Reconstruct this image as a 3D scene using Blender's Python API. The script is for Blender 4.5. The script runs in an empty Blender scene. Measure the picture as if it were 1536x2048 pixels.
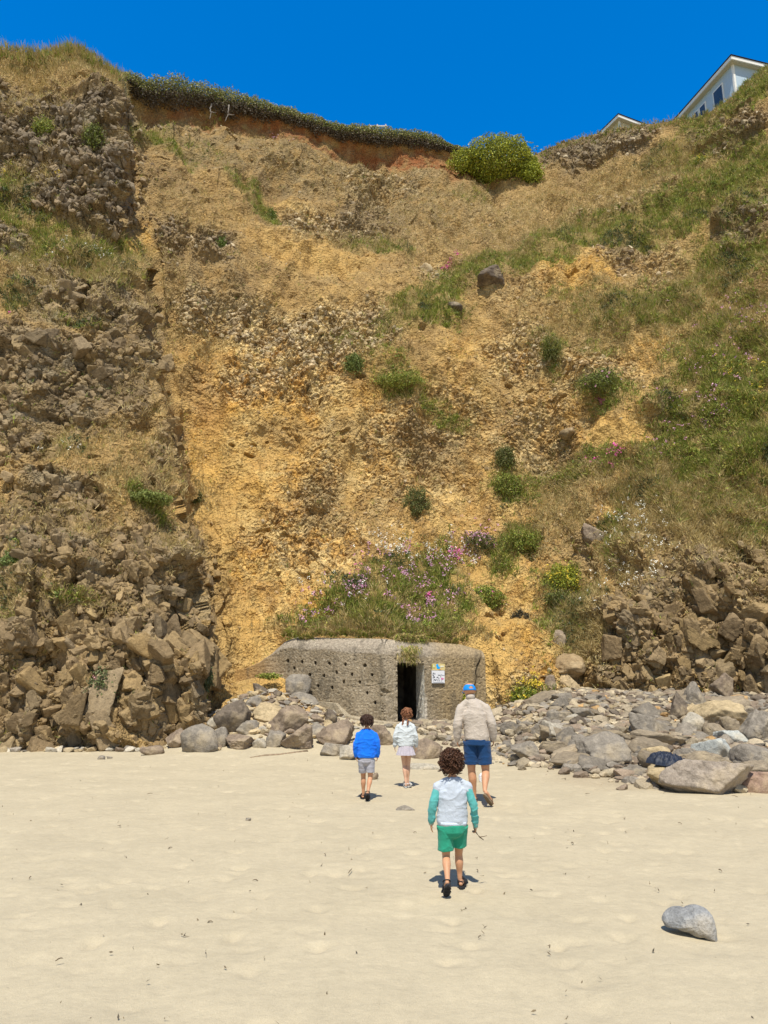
import bpy, bmesh, math, random
import numpy as np
from mathutils import Vector, Matrix
R = math.radians
random.seed(7)
RNG = np.random.default_rng(11)
SC = bpy.context.scene
COL = SC.collection

# ---------------------------------------------------------------- camera, world, sun, exposure
CAM_H, TILT, LENS = 2.0, R(12.43), 26.0
cam_d = bpy.data.cameras.new("camera")
cam = bpy.data.objects.new("camera", cam_d)
COL.objects.link(cam)
cam_d.sensor_fit = 'VERTICAL'; cam_d.sensor_height = 36.0; cam_d.sensor_width = 27.0
cam_d.lens = LENS; cam_d.clip_start = 0.1; cam_d.clip_end = 3000
cam.location = (0, 0, CAM_H); cam.rotation_euler = (R(90) + TILT, 0, 0)
SC.camera = cam
SC.render.resolution_x = 768; SC.render.resolution_y = 1024

SUN_EL, SUN_AZ = R(62), R(184)
world = bpy.data.worlds.new("World"); SC.world = world; world.use_nodes = True
nt = world.node_tree; nt.nodes.clear()
sky = nt.nodes.new('ShaderNodeTexSky'); sky.sky_type = 'NISHITA'; sky.sun_disc = False
sky.sun_elevation = SUN_EL; sky.sun_rotation = SUN_AZ
sky.altitude = 0; sky.air_density = 1.0; sky.dust_density = 0.1; sky.ozone_density = 3.0
hs = nt.nodes.new('ShaderNodeHueSaturation'); hs.inputs['Saturation'].default_value = 1.75
hs.inputs['Hue'].default_value = 0.504; hs.inputs['Value'].default_value = 1.62
bg = nt.nodes.new('ShaderNodeBackground'); bg.inputs['Strength'].default_value = 0.115
wo = nt.nodes.new('ShaderNodeOutputWorld')
tc = nt.nodes.new('ShaderNodeTexCoord'); sx_ = nt.nodes.new('ShaderNodeSeparateXYZ'); nt.links.new(tc.outputs['Generated'], sx_.inputs[0])
# the clear sky is deepest and most saturated away from the sun, paler round it and behind
for inp, lo, hi in (('Saturation', 0.95, 1.75), ('Value', 0.95, 1.78)):
    mr = nt.nodes.new('ShaderNodeMapRange'); mr.inputs['From Min'].default_value = 0.05; mr.inputs['From Max'].default_value = 0.5
    mr.inputs['To Min'].default_value = lo; mr.inputs['To Max'].default_value = hi
    nt.links.new(sx_.outputs['Y'], mr.inputs['Value']); nt.links.new(mr.outputs[0], hs.inputs[inp])
nt.links.new(sky.outputs[0], hs.inputs['Color']); nt.links.new(hs.outputs[0], bg.inputs['Color'])
nt.links.new(bg.outputs[0], wo.inputs['Surface'])
sun_d = bpy.data.lights.new("sun", 'SUN'); sun_d.energy = 4.9; sun_d.angle = R(0.5); sun_d.color = (1.0, 0.945, 0.83)
sun = bpy.data.objects.new("sun", sun_d); COL.objects.link(sun)
sdir = Vector((math.sin(SUN_AZ) * math.cos(SUN_EL), math.cos(SUN_AZ) * math.cos(SUN_EL), math.sin(SUN_EL)))
sun.rotation_euler = (-sdir).to_track_quat('-Z', 'Y').to_euler()
SC.view_settings.view_transform = 'Standard'; SC.view_settings.look = 'None'
SC.view_settings.exposure = 0.24; SC.view_settings.gamma = 1.0
SC.view_settings.use_curve_mapping = False
SC.cycles.max_bounces = 5; SC.cycles.diffuse_bounces = 3; SC.cycles.glossy_bounces = 2
SC.cycles.transparent_max_bounces = 4

# ---------------------------------------------------------------- photo measurements -> world
F = 2048 * LENS / 36.0
ct, st = math.cos(TILT), math.sin(TILT)
def ray(px, py):
    """world direction through a photo point, scaled so that its Y is 1"""
    a = (np.asarray(px, float) - 768) / F; b = (1024 - np.asarray(py, float)) / F
    dy = ct - b * st; dz = st + b * ct
    return a / dy, dz / dy
def at(px, py, Y):
    rx, rz = ray(px, py)
    return Vector((float(rx) * Y, Y, CAM_H + float(rz) * Y))
def pxm(px, py, Y):
    """photo pixels per metre at that point"""
    return F / (Y * ct + float(ray(px, py)[1]) * Y * st)

# ---------------------------------------------------------------- numpy noise
def _h(ix, iy, iz, seed):
    h = (ix.astype(np.uint32) * np.uint32(374761393)) ^ (iy.astype(np.uint32) * np.uint32(668265263)) ^ (iz.astype(np.uint32) * np.uint32(2147483647)) ^ np.uint32((seed * 2654435761) & 0xffffffff)
    h = (h ^ (h >> np.uint32(13))) * np.uint32(1274126177)
    h = (h ^ (h >> np.uint32(16))) * np.uint32(2246822519)
    return h ^ (h >> np.uint32(13))
_ga = np.linspace(0, 2 * np.pi, 64, endpoint=False)
_gz = ((np.arange(64) * 0.618034) % 1) * 2 - 1
GRAD = np.stack([np.cos(_ga * 7) * np.sqrt(1 - _gz ** 2), np.sin(_ga * 7) * np.sqrt(1 - _gz ** 2), _gz], 1).astype(np.float32)
def perlin(P, scale=1.0, seed=0):
    """P (n,3) metres; scale = feature size; about -1..1"""
    p = (P / scale).astype(np.float32)
    i = np.floor(p).astype(np.int64); f = p - i
    u = f * f * f * (f * (f * 6 - 15) + 10)
    out = 0
    for dx in (0, 1):
        wx = u[:, 0] if dx else 1 - u[:, 0]
        for dy in (0, 1):
            wy = u[:, 1] if dy else 1 - u[:, 1]
            for dz in (0, 1):
                wz = u[:, 2] if dz else 1 - u[:, 2]
                g = GRAD[_h(i[:, 0] + dx, i[:, 1] + dy, i[:, 2] + dz, seed) & np.uint32(63)]
                d = g[:, 0] * (f[:, 0] - dx) + g[:, 1] * (f[:, 1] - dy) + g[:, 2] * (f[:, 2] - dz)
                out = out + wx * wy * wz * d
    return out * 1.6
def fbm(P, scale, octs=4, seed=0, gain=0.5):
    s = 0; a = 1.0; t = 0
    for o in range(octs):
        s = s + a * perlin(P, scale / 2 ** o, seed + o * 17); t += a; a *= gain
    return s / t * 1.3
def voronoi(P, scale, seed=0, jit=0.9, box=False):
    """F1, F2, vector to the cell's centre (in cells), id"""
    p = (P / scale).astype(np.float32); i = np.floor(p).astype(np.int64); f = p - i
    n = len(p); f1 = np.full(n, 9., np.float32); f2 = f1.copy(); vid = np.zeros(n, np.uint32); vec = np.zeros((n, 3), np.float32)
    for dx in (-1, 0, 1):
        for dy in (-1, 0, 1):
            for dz in (-1, 0, 1):
                h = _h(i[:, 0] + dx, i[:, 1] + dy, i[:, 2] + dz, seed)
                c = np.stack([(h & np.uint32(1023)), (h >> np.uint32(10)) & np.uint32(1023), (h >> np.uint32(20)) & np.uint32(1023)], 1).astype(np.float32) / 1023
                v = f - (np.array([dx, dy, dz], np.float32) + 0.5 + (c - 0.5) * jit)
                if box: av = np.abs(v); d = av.max(1) * .7 + av.sum(1) * .25
                else: d = np.sqrt((v * v).sum(1))
                m = d < f1
                f2 = np.where(m, f1, np.minimum(f2, d)); f1 = np.where(m, d, f1)
                vid = np.where(m, h, vid); vec[m] = v[m]
    return f1, f2, vec, vid
def rnd(vid, k):
    h = (vid ^ np.uint32((k * 2654435761) & 0xffffffff)) * np.uint32(1274126177)
    h = (h ^ (h >> np.uint32(15))) * np.uint32(2246822519)
    return ((h >> np.uint32(8)) & np.uint32(0xffff)).astype(np.float32) / 65535
def ss(a, b, x):
    t = np.clip((x - a) / (b - a), 0, 1); return t * t * (3 - 2 * t)
ROT = np.array(Matrix.Rotation(.30, 3, 'Y') @ Matrix.Rotation(.5, 3, 'Z') @ Matrix.Rotation(.25, 3, 'X'))
def blocks(P, scale, seed, tilt=0.45, lift=0.5, crack=0.5, cw=0.12):
    """height field of broken angular stones, in metres"""
    f1, f2, vec, vid = voronoi(P @ ROT, scale, seed, .95, True)
    t = (vec[:, 0] * (rnd(vid, 1) - .5) + vec[:, 1] * (rnd(vid, 2) - .5) + vec[:, 2] * (rnd(vid, 3) - .5)) * 2
    edge = 1 - ss(0, cw, f2 - f1)
    return scale * (tilt * t + lift * (rnd(vid, 4) - .5) - crack * edge), vid, edge

# ---------------------------------------------------------------- mesh helpers
def mesh_np(name, V, Q, tris=False, smooth=True, col=None, mat=None):
    me = bpy.data.meshes.new(name)
    V = np.ascontiguousarray(V, np.float32); Q = np.ascontiguousarray(Q, np.int32)
    k = Q.shape[1]
    me.vertices.add(len(V)); me.vertices.foreach_set('co', V.ravel())
    me.loops.add(Q.size); me.loops.foreach_set('vertex_index', Q.ravel())
    me.polygons.add(len(Q)); me.polygons.foreach_set('loop_start', np.arange(0, Q.size, k, dtype=np.int32))
    me.polygons.foreach_set('loop_total', np.full(len(Q), k, np.int32))
    me.polygons.foreach_set('use_smooth', np.full(len(Q), smooth, bool))
    me.update(calc_edges=True)
    if col is not None:
        a = me.color_attributes.new('col', 'FLOAT_COLOR', 'POINT')
        c = np.ones((len(V), 4), np.float32); c[:, :3] = col
        a.data.foreach_set('color', c.ravel())
    if mat: me.materials.append(mat)
    return me
def link(name, me, parent=None, loc=None):
    o = bpy.data.objects.new(name, me); COL.objects.link(o)
    if parent: o.parent = parent
    if loc is not None: o.location = loc
    return o
def tag(o, label=None, cat=None, group=None, kind=None):
    if label: o['label'] = label
    if cat: o['category'] = cat
    if group: o['group'] = group
    if kind: o['kind'] = kind
    return o
def empty(name, loc, rz=0):
    o = bpy.data.objects.new(name, None); COL.objects.link(o); o.location = loc; o.rotation_euler = (0, 0, rz)
    o.empty_display_size = 0.1
    return o
def grid_faces(nr, nc):
    a = np.arange(nr * nc).reshape(nr, nc)
    return np.stack([a[:-1, :-1].ravel(), a[:-1, 1:].ravel(), a[1:, 1:].ravel(), a[1:, :-1].ravel()], 1)

# ---------------------------------------------------------------- materials
class NT:
    def __init__(s, name):
        s.m = bpy.data.materials.new(name); s.m.use_nodes = True; s.t = s.m.node_tree; s.t.nodes.clear()
        s.out = s.n('ShaderNodeOutputMaterial'); s.b = s.n('ShaderNodeBsdfPrincipled'); s.l(s.b.outputs[0], s.out.inputs[0])
        s.b.inputs['Specular IOR Level'].default_value = 0.25
    def n(s, t, **k):
        x = s.t.nodes.new(t)
        for a, v in k.items(): setattr(x, a, v)
        return x
    def l(s, a, b): s.t.links.new(a, b)
    def noise(s, scale, detail=4, rough=0.55, vec=None, dist=0):
        x = s.n('ShaderNodeTexNoise'); x.inputs['Scale'].default_value = scale; x.inputs['Detail'].default_value = detail
        x.inputs['Roughness'].default_value = rough; x.inputs['Distortion'].default_value = dist
        if vec is not None: s.l(vec, x.inputs['Vector'])
        return x.outputs['Fac']
    def ramp(s, fac, *stops):
        x = s.n('ShaderNodeValToRGB'); s.l(fac, x.inputs[0]); e = x.color_ramp.elements
        while len(e) < len(stops): e.new(0.5)
        for i, (p, c) in enumerate(stops):
            e[i].position = p; e[i].color = (*c, 1) if hasattr(c, '__len__') else (c, c, c, 1)
        return x.outputs[0]
    def mul(s, a, b, fac=1.0, mode='MULTIPLY'):
        x = s.n('ShaderNodeMix', data_type='RGBA', blend_type=mode); x.clamp_result = False
        if hasattr(fac, 'links'): s.l(fac, x.inputs[0])
        else: x.inputs[0].default_value = fac
        for v, i in ((a, 6), (b, 7)):
            if hasattr(v, 'links'): s.l(v, x.inputs[i])
            else: x.inputs[i].default_value = (*v, 1)
        return x.outputs[2]
    def bump(s, h, dist, strength=1.0, nrm=None):
        x = s.n('ShaderNodeBump'); x.inputs['Distance'].default_value = dist; x.inputs['Strength'].default_value = strength
        s.l(h, x.inputs['Height'])
        if nrm is not None: s.l(nrm, x.inputs['Normal'])
        return x.outputs[0]
    def obj(s): return s.n('ShaderNodeTexCoord').outputs['Object']
    def fin(s, col, rough=0.9, nrm=None):
        if hasattr(col, 'links'): s.l(col, s.b.inputs['Base Color'])
        else: s.b.inputs['Base Color'].default_value = (*col, 1)
        s.b.inputs['Roughness'].default_value = rough
        if nrm is not None: s.l(nrm, s.b.inputs['Normal'])
        return s.m
def attr_mat(name, rough=0.85, var=None, bumps=(), translucent=0):
    t = NT(name); a = t.n('ShaderNodeVertexColor', layer_name='col').outputs[0]; v = t.obj(); c = a
    for (sc, lo, hi) in (var or ()):
        c = t.mul(c, t.ramp(t.noise(sc, 5, .6, v), (0.3, lo), (0.7, hi)))
    n = None
    for (sc, d) in bumps: n = t.bump(t.noise(sc, 4, .65, v), d, 1.0, n)
    m = t.fin(c, rough, n)
    if translucent:
        tr = t.n('ShaderNodeBsdfTranslucent'); t.l(c, tr.inputs[0]); mx = t.n('ShaderNodeMixShader'); mx.inputs[0].default_value = translucent
        t.l(t.b.outputs[0], mx.inputs[1]); t.l(tr.outputs[0], mx.inputs[2]); t.l(mx.outputs[0], t.out.inputs[0])
    return m
def cliff_mat():
    t = NT('cliff_earth'); a = t.n('ShaderNodeVertexColor', layer_name='col').outputs[0]; v = t.obj()
    c = a
    for (sc, lo, hi) in ((3.0, .88, 1.12), (14.0, .78, 1.25), (50.0, .75, 1.3)): c = t.mul(c, t.ramp(t.noise(sc, 5, .65, v), (.3, lo), (.7, hi)))
    vo = t.n('ShaderNodeTexVoronoi'); vo.inputs['Scale'].default_value = 7.5; t.l(v, vo.inputs['Vector'])
    vo2 = t.n('ShaderNodeTexVoronoi'); vo2.inputs['Scale'].default_value = 19; t.l(v, vo2.inputs['Vector'])
    n = t.bump(t.noise(4.5, 6, .7, v), .08); n = t.bump(vo.outputs['Distance'], .10, .8, n); n = t.bump(vo2.outputs['Distance'], .045, .8, n)
    return t.fin(c, .95, n)
def flat_mat(name, col, rough=0.8, sc=30, lo=0.85, hi=1.1, bsc=None, bd=0.002, spec=0.25):
    t = NT(name); v = t.obj(); c = t.mul(col, t.ramp(t.noise(sc, 4, .6, v), (0.3, lo), (0.7, hi)))
    n = t.bump(t.noise(bsc, 4, .6, v), bd) if bsc else None
    t.b.inputs['Specular IOR Level'].default_value = spec
    return t.fin(c, rough, n)

M_CLIFF = cliff_mat()
M_GRASS = attr_mat('grass_blades', 0.7, None, (), 0.25)
M_LEAF = attr_mat('leaves', 0.55, None, (), 0.2)
M_FLOWER = attr_mat('petals', 0.7)
# ---------------------------------------------------------------- ground heights
def gz(x, y):
    x = np.asarray(x, float); y = np.asarray(y, float)
    z = 0.50 * ss(17.5, 24.0, y) * ss(-6.5, -3.5, x) * (1 - 0.0 * x)
    z = z + 0.95 * ss(2.2, 6.0, x) * np.clip((y - 14.2) / 11, 0, 1.3) * 1.0
    z = z + 1.0 * np.exp(-(((x + 3.7) / 2.0) ** 2 + ((y - 23.3) / 1.7) ** 2))
    return z
def ground_hit(px, py):
    rx, rz = ray(px, py)
    Y = 4.0
    while Y < 40:
        if CAM_H + rz * Y < gz(rx * Y, Y): break
        Y += 0.02
    return Y

# ---------------------------------------------------------------- cliff base surface
MAIN = [(430,1480,22),(480,1430,22.8),(560,1400,24.3),(700,1400,26.5),(900,1400,26.5),(1000,1400,25.2),(1180,1400,25),(1400,1390,25),(1536,1390,24),(1800,1390,23),
(480,1320,26.7),(470,1275,27.2),(520,1320,26.6),(500,1372,25.0),(545,1365,25.2),(555,1285,26.7),(640,1272,26),(800,1272,25.3),(900,1275,25.6),(960,1290,26.2),(1040,1290,26.3),(1180,1270,26.3),(1250,1250,25.2),(1400,1250,25.2),(1536,1250,24.5),
(440,1300,26.6),(410,1100,29.4),(470,1200,28.6),(600,1200,28.4),(700,1180,27.6),(850,1120,28.9),(700,1090,30),(1000,1180,28.6),(1100,1150,29.2),(1180,1050,29),(1350,1050,27.5),(1536,1050,26),
(390,900,31),(470,900,31.3),(700,900,32.5),(900,900,33),(1100,900,31.5),(1300,850,30),(1536,850,27.5),
(340,620,33.6),(400,600,34),(550,640,35),(700,620,36),(850,610,37),(1000,600,36),(1200,600,34.5),(1400,620,32),(1536,600,30),
(300,400,36),(450,470,38),(560,470,38.5),(560,400,41),(700,450,41.5),(900,440,43),(1050,450,41),(1250,430,38),(1400,400,36),(1536,400,33.5),
(270,200,39.5),(400,215,43),(600,250,45),(800,290,47),(920,310,48),(1000,360,47),(1080,310,48),(1250,250,43),(1400,230,39),(1536,240,36),(1536,140,37.5),(1800,0,38),(1800,400,32),(1800,800,27)]
LEFT = [(-300,1500,20.8),(0,1500,21.2),(250,1490,21.4),(400,1460,21.9),(430,1300,24.3),(0,1300,21.9),(200,1300,22.2),(380,1300,22.7),
(0,1100,23),(200,1100,23.3),(380,1100,24.2),(0,900,24.8),(200,900,25),(350,900,25.7),(0,700,26),(150,700,26),(300,700,27.2),(0,560,27.5),(200,560,27.6),(300,560,30),
(0,470,29.2),(100,520,28.8),(250,500,30.2),(0,350,30),(240,440,30.2),(0,200,31),(150,200,31),(240,200,32),(0,105,32.3),(150,95,33.2),(240,150,34),(-300,100,30),(-300,700,25),(-300,1300,21)]
def tps(pts):
    P = np.array(pts, float); X = P[:, :2] / 500; n = len(P)
    def U(r2): return np.where(r2 > 0, r2 * np.log(r2 + 1e-12), 0)
    K = U(((X[:, None] - X[None]) ** 2).sum(2)) + np.eye(n) * 0.003
    A = np.zeros((n + 3, n + 3)); A[:n, :n] = K; A[:n, n] = 1; A[:n, n + 1:] = X; A[n, :n] = 1; A[n + 1:, :n] = X.T
    w = np.linalg.solve(A, np.r_[P[:, 2], 0, 0, 0])
    def ev(px, py):
        Q = np.stack([px, py], 1) / 500
        return U(((Q[:, None] - X[None]) ** 2).sum(2)) @ w[:n] + w[n] + Q @ w[n + 1:]
    return ev
t_main, t_left = tps(MAIN), tps(LEFT)
cgx = np.arange(-320, 1880, 20.); cgy = np.arange(-120, 1641, 20.)
CX, CY = np.meshgrid(cgx, cgy)
G_main = t_main(CX.ravel(), CY.ravel()).reshape(CX.shape); G_left = t_left(CX.ravel(), CY.ravel()).reshape(CX.shape)
def bil(G, px, py):
    u = np.clip((px - cgx[0]) / 20, 0, len(cgx) - 1.001); v = np.clip((py - cgy[0]) / 20, 0, len(cgy) - 1.001)
    i = u.astype(int); j = v.astype(int); u -= i; v -= j
    return (G[j, i] * (1 - u) + G[j, i + 1] * u) * (1 - v) + (G[j + 1, i] * (1 - u) + G[j + 1, i + 1] * u) * v
EDGE = np.array([(-200,238),(110,246),(200,252),(300,247),(460,259),(520,285),(600,300),(640,304),(760,322),(850,352),(950,368),(1000,373),(1100,388),(1170,410),(1300,421),(1360,420),(1420,398),(1470,372),(1600,360)], float)
RIM = np.array([(-320,100),(0,96),(60,103),(110,100),(150,93),(185,108),(235,145),(262,158),(300,178),(400,190),(500,212),(600,240),(700,262),(800,275),(880,292),(920,306),(950,318),(1050,322),(1085,302),(1120,290),(1200,266),(1280,246),(1350,244),(1384,240),(1407,233),(1427,221),(1446,206),(1466,192),(1480,180),(1498,164),(1517,148),(1536,133),(1700,60),(1880,20)], float)
BOT = np.array([(-320,1512),(0,1512),(250,1500),(380,1486),(430,1478),(470,1460),(520,1450),(600,1450),(960,1430),(1040,1425),(1180,1410),(1536,1420),(1880,1440)], float)
NC, NR = 1290, 940
pxs = np.linspace(-300, 1840, NC)
rim = np.interp(pxs, RIM[:, 0], RIM[:, 1]); bot = np.interp(pxs, BOT[:, 0], BOT[:, 1])
tt = np.linspace(0, 1, NR)[:, None]
PY = rim[None] + tt * (bot - rim)[None]; PX = np.repeat(pxs[None], NR, 0)
fx, fy = PX.ravel(), PY.ravel()
q2 = np.stack([fx, fy, np.zeros_like(fx)], 1)
n_a = perlin(q2, 70, 1); n_b = perlin(q2, 26, 2); n_c = perlin(q2, 9, 3); n_d = perlin(q2, 3.5, 4)
ey_ = np.stack([fy, 0 * fy, 0 * fy], 1); ex = np.interp(fy, EDGE[:, 0], EDGE[:, 1]) + perlin(ey_, 70, 6) * 7 + perlin(ey_, 24, 7) * 4
wl = 1 / (1 + np.exp(-(ex - fx) / 3.6))
Yb = bil(G_main, fx, fy) * (1 - wl) + bil(G_left, fx, fy) * wl
# hollow for the bunker's room
inb = ss(590, 605, fx) * (1 - ss(900, 914, fx)) * ss(1283, 1288, fy)
Yb = Yb * (1 - inb) + 29.0 * inb
rx, rz = ray(fx, fy)
P0 = np.stack([rx * Yb, Yb, CAM_H + rz * Yb], 1)

# ---------------------------------------------------------------- maps of what the slope is made of
WXY = np.stack([fx + n_a * 22 + n_b * 14 + n_c * 6 + n_d * 3, fy + np.roll(n_a, 977) * 16 + np.roll(n_b, 3371) * 11 + n_c * 5 + n_d * 3], 1)
def blob_map(blobs, soft=0.35, base=None):
    out = np.zeros(len(fx), np.float32) if base is None else base.copy()
    for b in blobs:
        cx, cy, ax, ay, ang = b[:5]; v = b[5] if len(b) > 5 else 1.0
        dx = WXY[:, 0] - cx; dy = WXY[:, 1] - cy
        c, s = math.cos(R(ang)), math.sin(R(ang))
        r = np.sqrt(((dx * c + dy * s) / ax) ** 2 + ((-dx * s + dy * c) / ay) ** 2)
        out = np.maximum(out, v * (1 - ss(1 - soft, 1 + soft, r)))
    return out
# angle: positive turns clockwise in the picture (down to the right)
m_rock = blob_map([(60,230,230,70,5),(150,330,125,95,10),(170,400,110,60,20),(0,300,120,120,0),(10,500,60,50,0,.9),
 (170,600,130,70,15),(60,780,170,110,0),(200,760,110,100,10,.8),(30,880,110,60,0,.8),(300,690,25,60,0,.9),
 (120,1010,80,60,0,.9),(60,1150,130,120,0),(200,1180,140,120,0),(330,1200,110,150,0),(200,1350,260,140,0),(60,1420,140,100,0),(340,1400,100,100,0),
 (340,900,40,50,0,.7),(330,960,60,40,0,.5),
 (415,510,55,35,20,.7),(340,500,30,60,0,.6),
 (1300,1270,120,110,0),(1420,1180,120,110,0),(1500,1110,70,80,0,.8),(1230,1340,60,70,0),(1480,1290,110,110,0),(1290,1120,60,60,0,.6),
 (1200,290,110,28,-17,.9),(1460,265,80,40,-15),(1500,450,70,40,-25,.8),(1330,830,50,50,-40,.7),(1120,300,50,25,-20,.8),(1240,520,50,30,-20,.5),
 (850,890,70,40,20,.5),(630,1000,30,60,0,.45),(580,860,60,30,0,.35),(1180,1080,20,40,0,.7),(700,890,50,30,0,.3),(740,440,70,40,0,.5)], .4)
m_grav = blob_map([(480,650,130,45,12),(600,690,150,45,10),(690,670,110,40,0,.8),(640,450,90,24,5,.9),(560,760,130,50,0,.6),(760,960,130,90,0,.3),(650,1000,70,120,0,.3),
 (1050,700,70,60,0,.6),(1180,740,90,50,0,.5),(1080,900,90,90,0,.6),(880,540,40,30,0,.8),(1220,410,110,22,-15,.8),(1050,590,60,30,0,.4),(850,840,120,50,0,.5),(1320,540,60,40,0,.5),
 (750,370,90,40,10,.6),(980,420,60,30,0,.4),(600,1100,130,60,0,.4),(1350,1390,400,50,0,.9),(1480,1200,80,120,0,.6)], .5)
m_ochre = blob_map([(540,900,170,200,0),(480,1200,70,220,0),(600,1150,150,120,0),(420,1000,35,220,0),(700,860,200,130,0,.8),(480,730,120,50,10),(900,1000,120,150,0,.6),(620,520,130,35,5,.85),
 (1240,870,75,30,0),(1270,900,30,130,15),(1200,1030,25,60,0),(1000,1300,70,110,0),(960,1140,70,60,0,.9),(1060,1150,60,120,0,.8),(940,760,60,100,0,.6),(1020,720,50,50,0,.6),(1150,560,80,50,10,.8),
 (1120,800,120,60,0,.6),(1320,710,70,40,-10,.8),(1490,640,40,25,0,.7),(500,1350,90,120,0),(450,1450,60,60,0),(1060,1340,80,80,0,.9),(1050,1020,60,80,0,.7),(272,500,22,50,10),(262,380,12,120,0,.8),
 (1190,300,60,14,-15,.5),(1470,250,60,18,-10,.8),(600,900,60,60,0),(720,930,30,90,0),(590,410,40,12,0,.5)], .45)
m_red = blob_map([(800,315,110,26,12),(620,262,140,22,12,.95),(430,228,120,18,8,.8),(900,340,60,26,20,.7),(1130,300,60,14,-15,.6),(500,770,60,30,0,.35),(420,790,50,60,0,.3),(1440,300,40,20,0,.4)], .45)
m_green = blob_map([(200,110,90,32,10,.55),(120,105,120,22,0,.4),(20,400,45,70,0,.75),(90,470,120,32,35,.8),(60,520,80,25,0,.6),(160,500,110,40,10,.9),(230,520,60,50,30,.7),
 (330,290,75,18,32,.8),(290,260,40,22,0,.75),(500,400,70,18,42,.85),(535,430,25,14,40),(300,1010,55,16,38,1),(150,650,60,16,10,.4),(430,220,40,20,0,.3),(400,300,60,20,20,.3),
 (760,490,60,22,10,.75),(850,640,90,35,-15,.9),(890,590,45,25,-10,1),(980,530,130,30,-25,1),(1150,480,150,42,-20,.9),(1330,440,160,50,-15,.95),(1480,380,110,80,-15,.9),(1500,180,90,40,-35,.95),(1400,245,40,50,-50,.9),
 (1390,320,110,40,-10,.6),(1500,320,70,50,0,.8),(1480,520,110,40,0,.85),(1200,700,50,20,0,.35),(1270,640,120,40,-3,.8),(1150,600,60,20,0,.4),(1340,610,70,30,0,.8),(1460,580,90,30,10,.6),
 (1460,720,120,90,0,.9),(1440,840,140,90,0,1),(1400,930,110,60,0,.95),(1500,900,80,70,0,.8),(1180,930,90,30,-10,.75),(1030,960,50,45,0,.6),(1020,1100,60,35,-50,.7),
 (800,780,60,18,15,.9),(880,820,70,14,25,.7),(720,700,60,20,10,.5),(780,740,50,30,0,.4),(1110,680,40,16,0,.6),(1210,800,60,34,0,.8),(1105,730,30,35,0,.7),
 (775,1185,110,46,-8,1),(700,1215,75,36,-20,1),(860,1150,70,60,0,.9),(850,1225,90,45,5,1),(625,1252,48,14,-20,.9),(750,1255,180,14,2,.7),
 (1130,1180,50,50,0,.6),(1120,1240,45,60,0,.5),(160,1210,60,18,0,.45),(30,1150,40,30,0,.4),(10,1220,40,60,0,.4),(900,1290,25,20,0,.0),(1060,1390,50,22,0,.4),(130,900,50,18,0,.3),(40,620,30,30,0,.5),(80,240,25,22,0,.5),(185,290,22,24,0,.6),
 (1350,1040,60,24,0,.5),(1460,1010,90,40,0,.7),(1300,985,60,30,0,.6),(1500,1080,50,30,0,.5),(1230,1080,30,60,0,.5),(950,400,40,12,0,.5),(1240,1000,40,30,0,.3)], .5)
m_dry = blob_map([(100,125,200,30,0,.9),(60,170,60,50,0,.5),(240,170,50,30,30,.9),(50,350,50,30,0,.5),(230,540,90,25,0,.8),(40,560,70,50,0,.6),(200,620,200,30,10,.5),(250,900,160,40,0,.6),(300,980,120,60,10,.8),(130,1060,130,40,0,.6),(340,1100,60,50,0,.5),
 (60,1210,90,40,0,.6),(230,1210,90,20,0,.4),(1150,400,200,50,-18,.95),(1250,360,170,40,-18,.95),(1060,440,120,30,-10,.8),(900,420,140,40,0,.5),(1000,500,120,25,-20,.7),(1400,560,90,25,0,.5),(1290,660,160,60,0,.4),
 (1400,1030,160,70,0,.95),(1290,1010,70,90,0,.9),(1270,1130,70,60,0,.8),(1120,1020,70,50,0,.6),(1160,1240,50,70,0,.9),(1070,1080,50,40,0,.5),(1500,1180,60,60,0,.5),(300,760,60,80,0,.4),(720,480,120,25,0,.4),
 (330,640,40,120,0,.5),(400,690,40,40,0,.4),(1200,960,140,50,0,.6),(640,350,200,40,10,.3),(400,430,120,50,15,.3),(850,470,110,40,0,.45),(1420,620,120,60,0,.5),(1200,640,160,60,0,.45),(750,1262,200,12,0,.8),(1440,1120,130,60,0,.6)], .5)

m_dark = blob_map([(560,330,330,60,12),(800,400,160,60,10),(760,460,120,50,0,.8),(960,440,160,50,0,.6),(640,545,230,36,5,.3),(1180,300,120,40,-15,.8),(420,560,80,90,0,.7),(330,560,40,60,5,.4),
 (330,420,60,110,0,.5),(850,890,110,60,20,.55),(640,1010,60,90,0,.5),(1200,1000,120,90,0,.5),(1050,800,90,60,0,.4),(1130,1120,60,90,0,.5),(600,860,90,40,0,.4)], .5)
lefty = ss(440, 400, fx) * ss(540, 600, fy); righty = ss(1190, 1230, fx) * ss(1080, 1140, fy)
m_dry = m_dry * (1 - .55 * lefty) * (1 - .6 * righty)
# ---------------------------------------------------------------- relief
Pg = P0.reshape(NR, NC, 3)
def blur(A, k):
    for ax in (0, 1):
        c = np.cumsum(np.concatenate([np.repeat(np.take(A, [0], ax), k + 1, ax), A, np.repeat(np.take(A, [-1], ax), k, ax)], ax), ax)
        n = A.shape[ax]
        A = (np.take(c, range(2 * k + 1, 2 * k + 1 + n), ax) - np.take(c, range(0, n), ax)) / (2 * k + 1)
    return A
def normals(G):
    du = np.gradient(G, axis=1); dv = np.gradient(G, axis=0)
    n = np.cross(du, -dv); n = n / (np.linalg.norm(n, axis=2, keepdims=True) + 1e-9)
    s = np.sign(-n[:, :, 1:2] + 1e-9 + 0.2 * n[:, :, 2:3]); return n * s
Nrm = normals(blur(Pg, 6)).reshape(-1, 3)
wp = P0 + 0.14 * np.stack([perlin(P0, 1.3, 21), perlin(P0, 1.3, 22), perlin(P0, 1.3, 23)], 1)
wp2 = wp + 0.04 * np.stack([perlin(P0, .4, 24), perlin(P0, .4, 25), perlin(P0, .4, 26)], 1)
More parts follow.
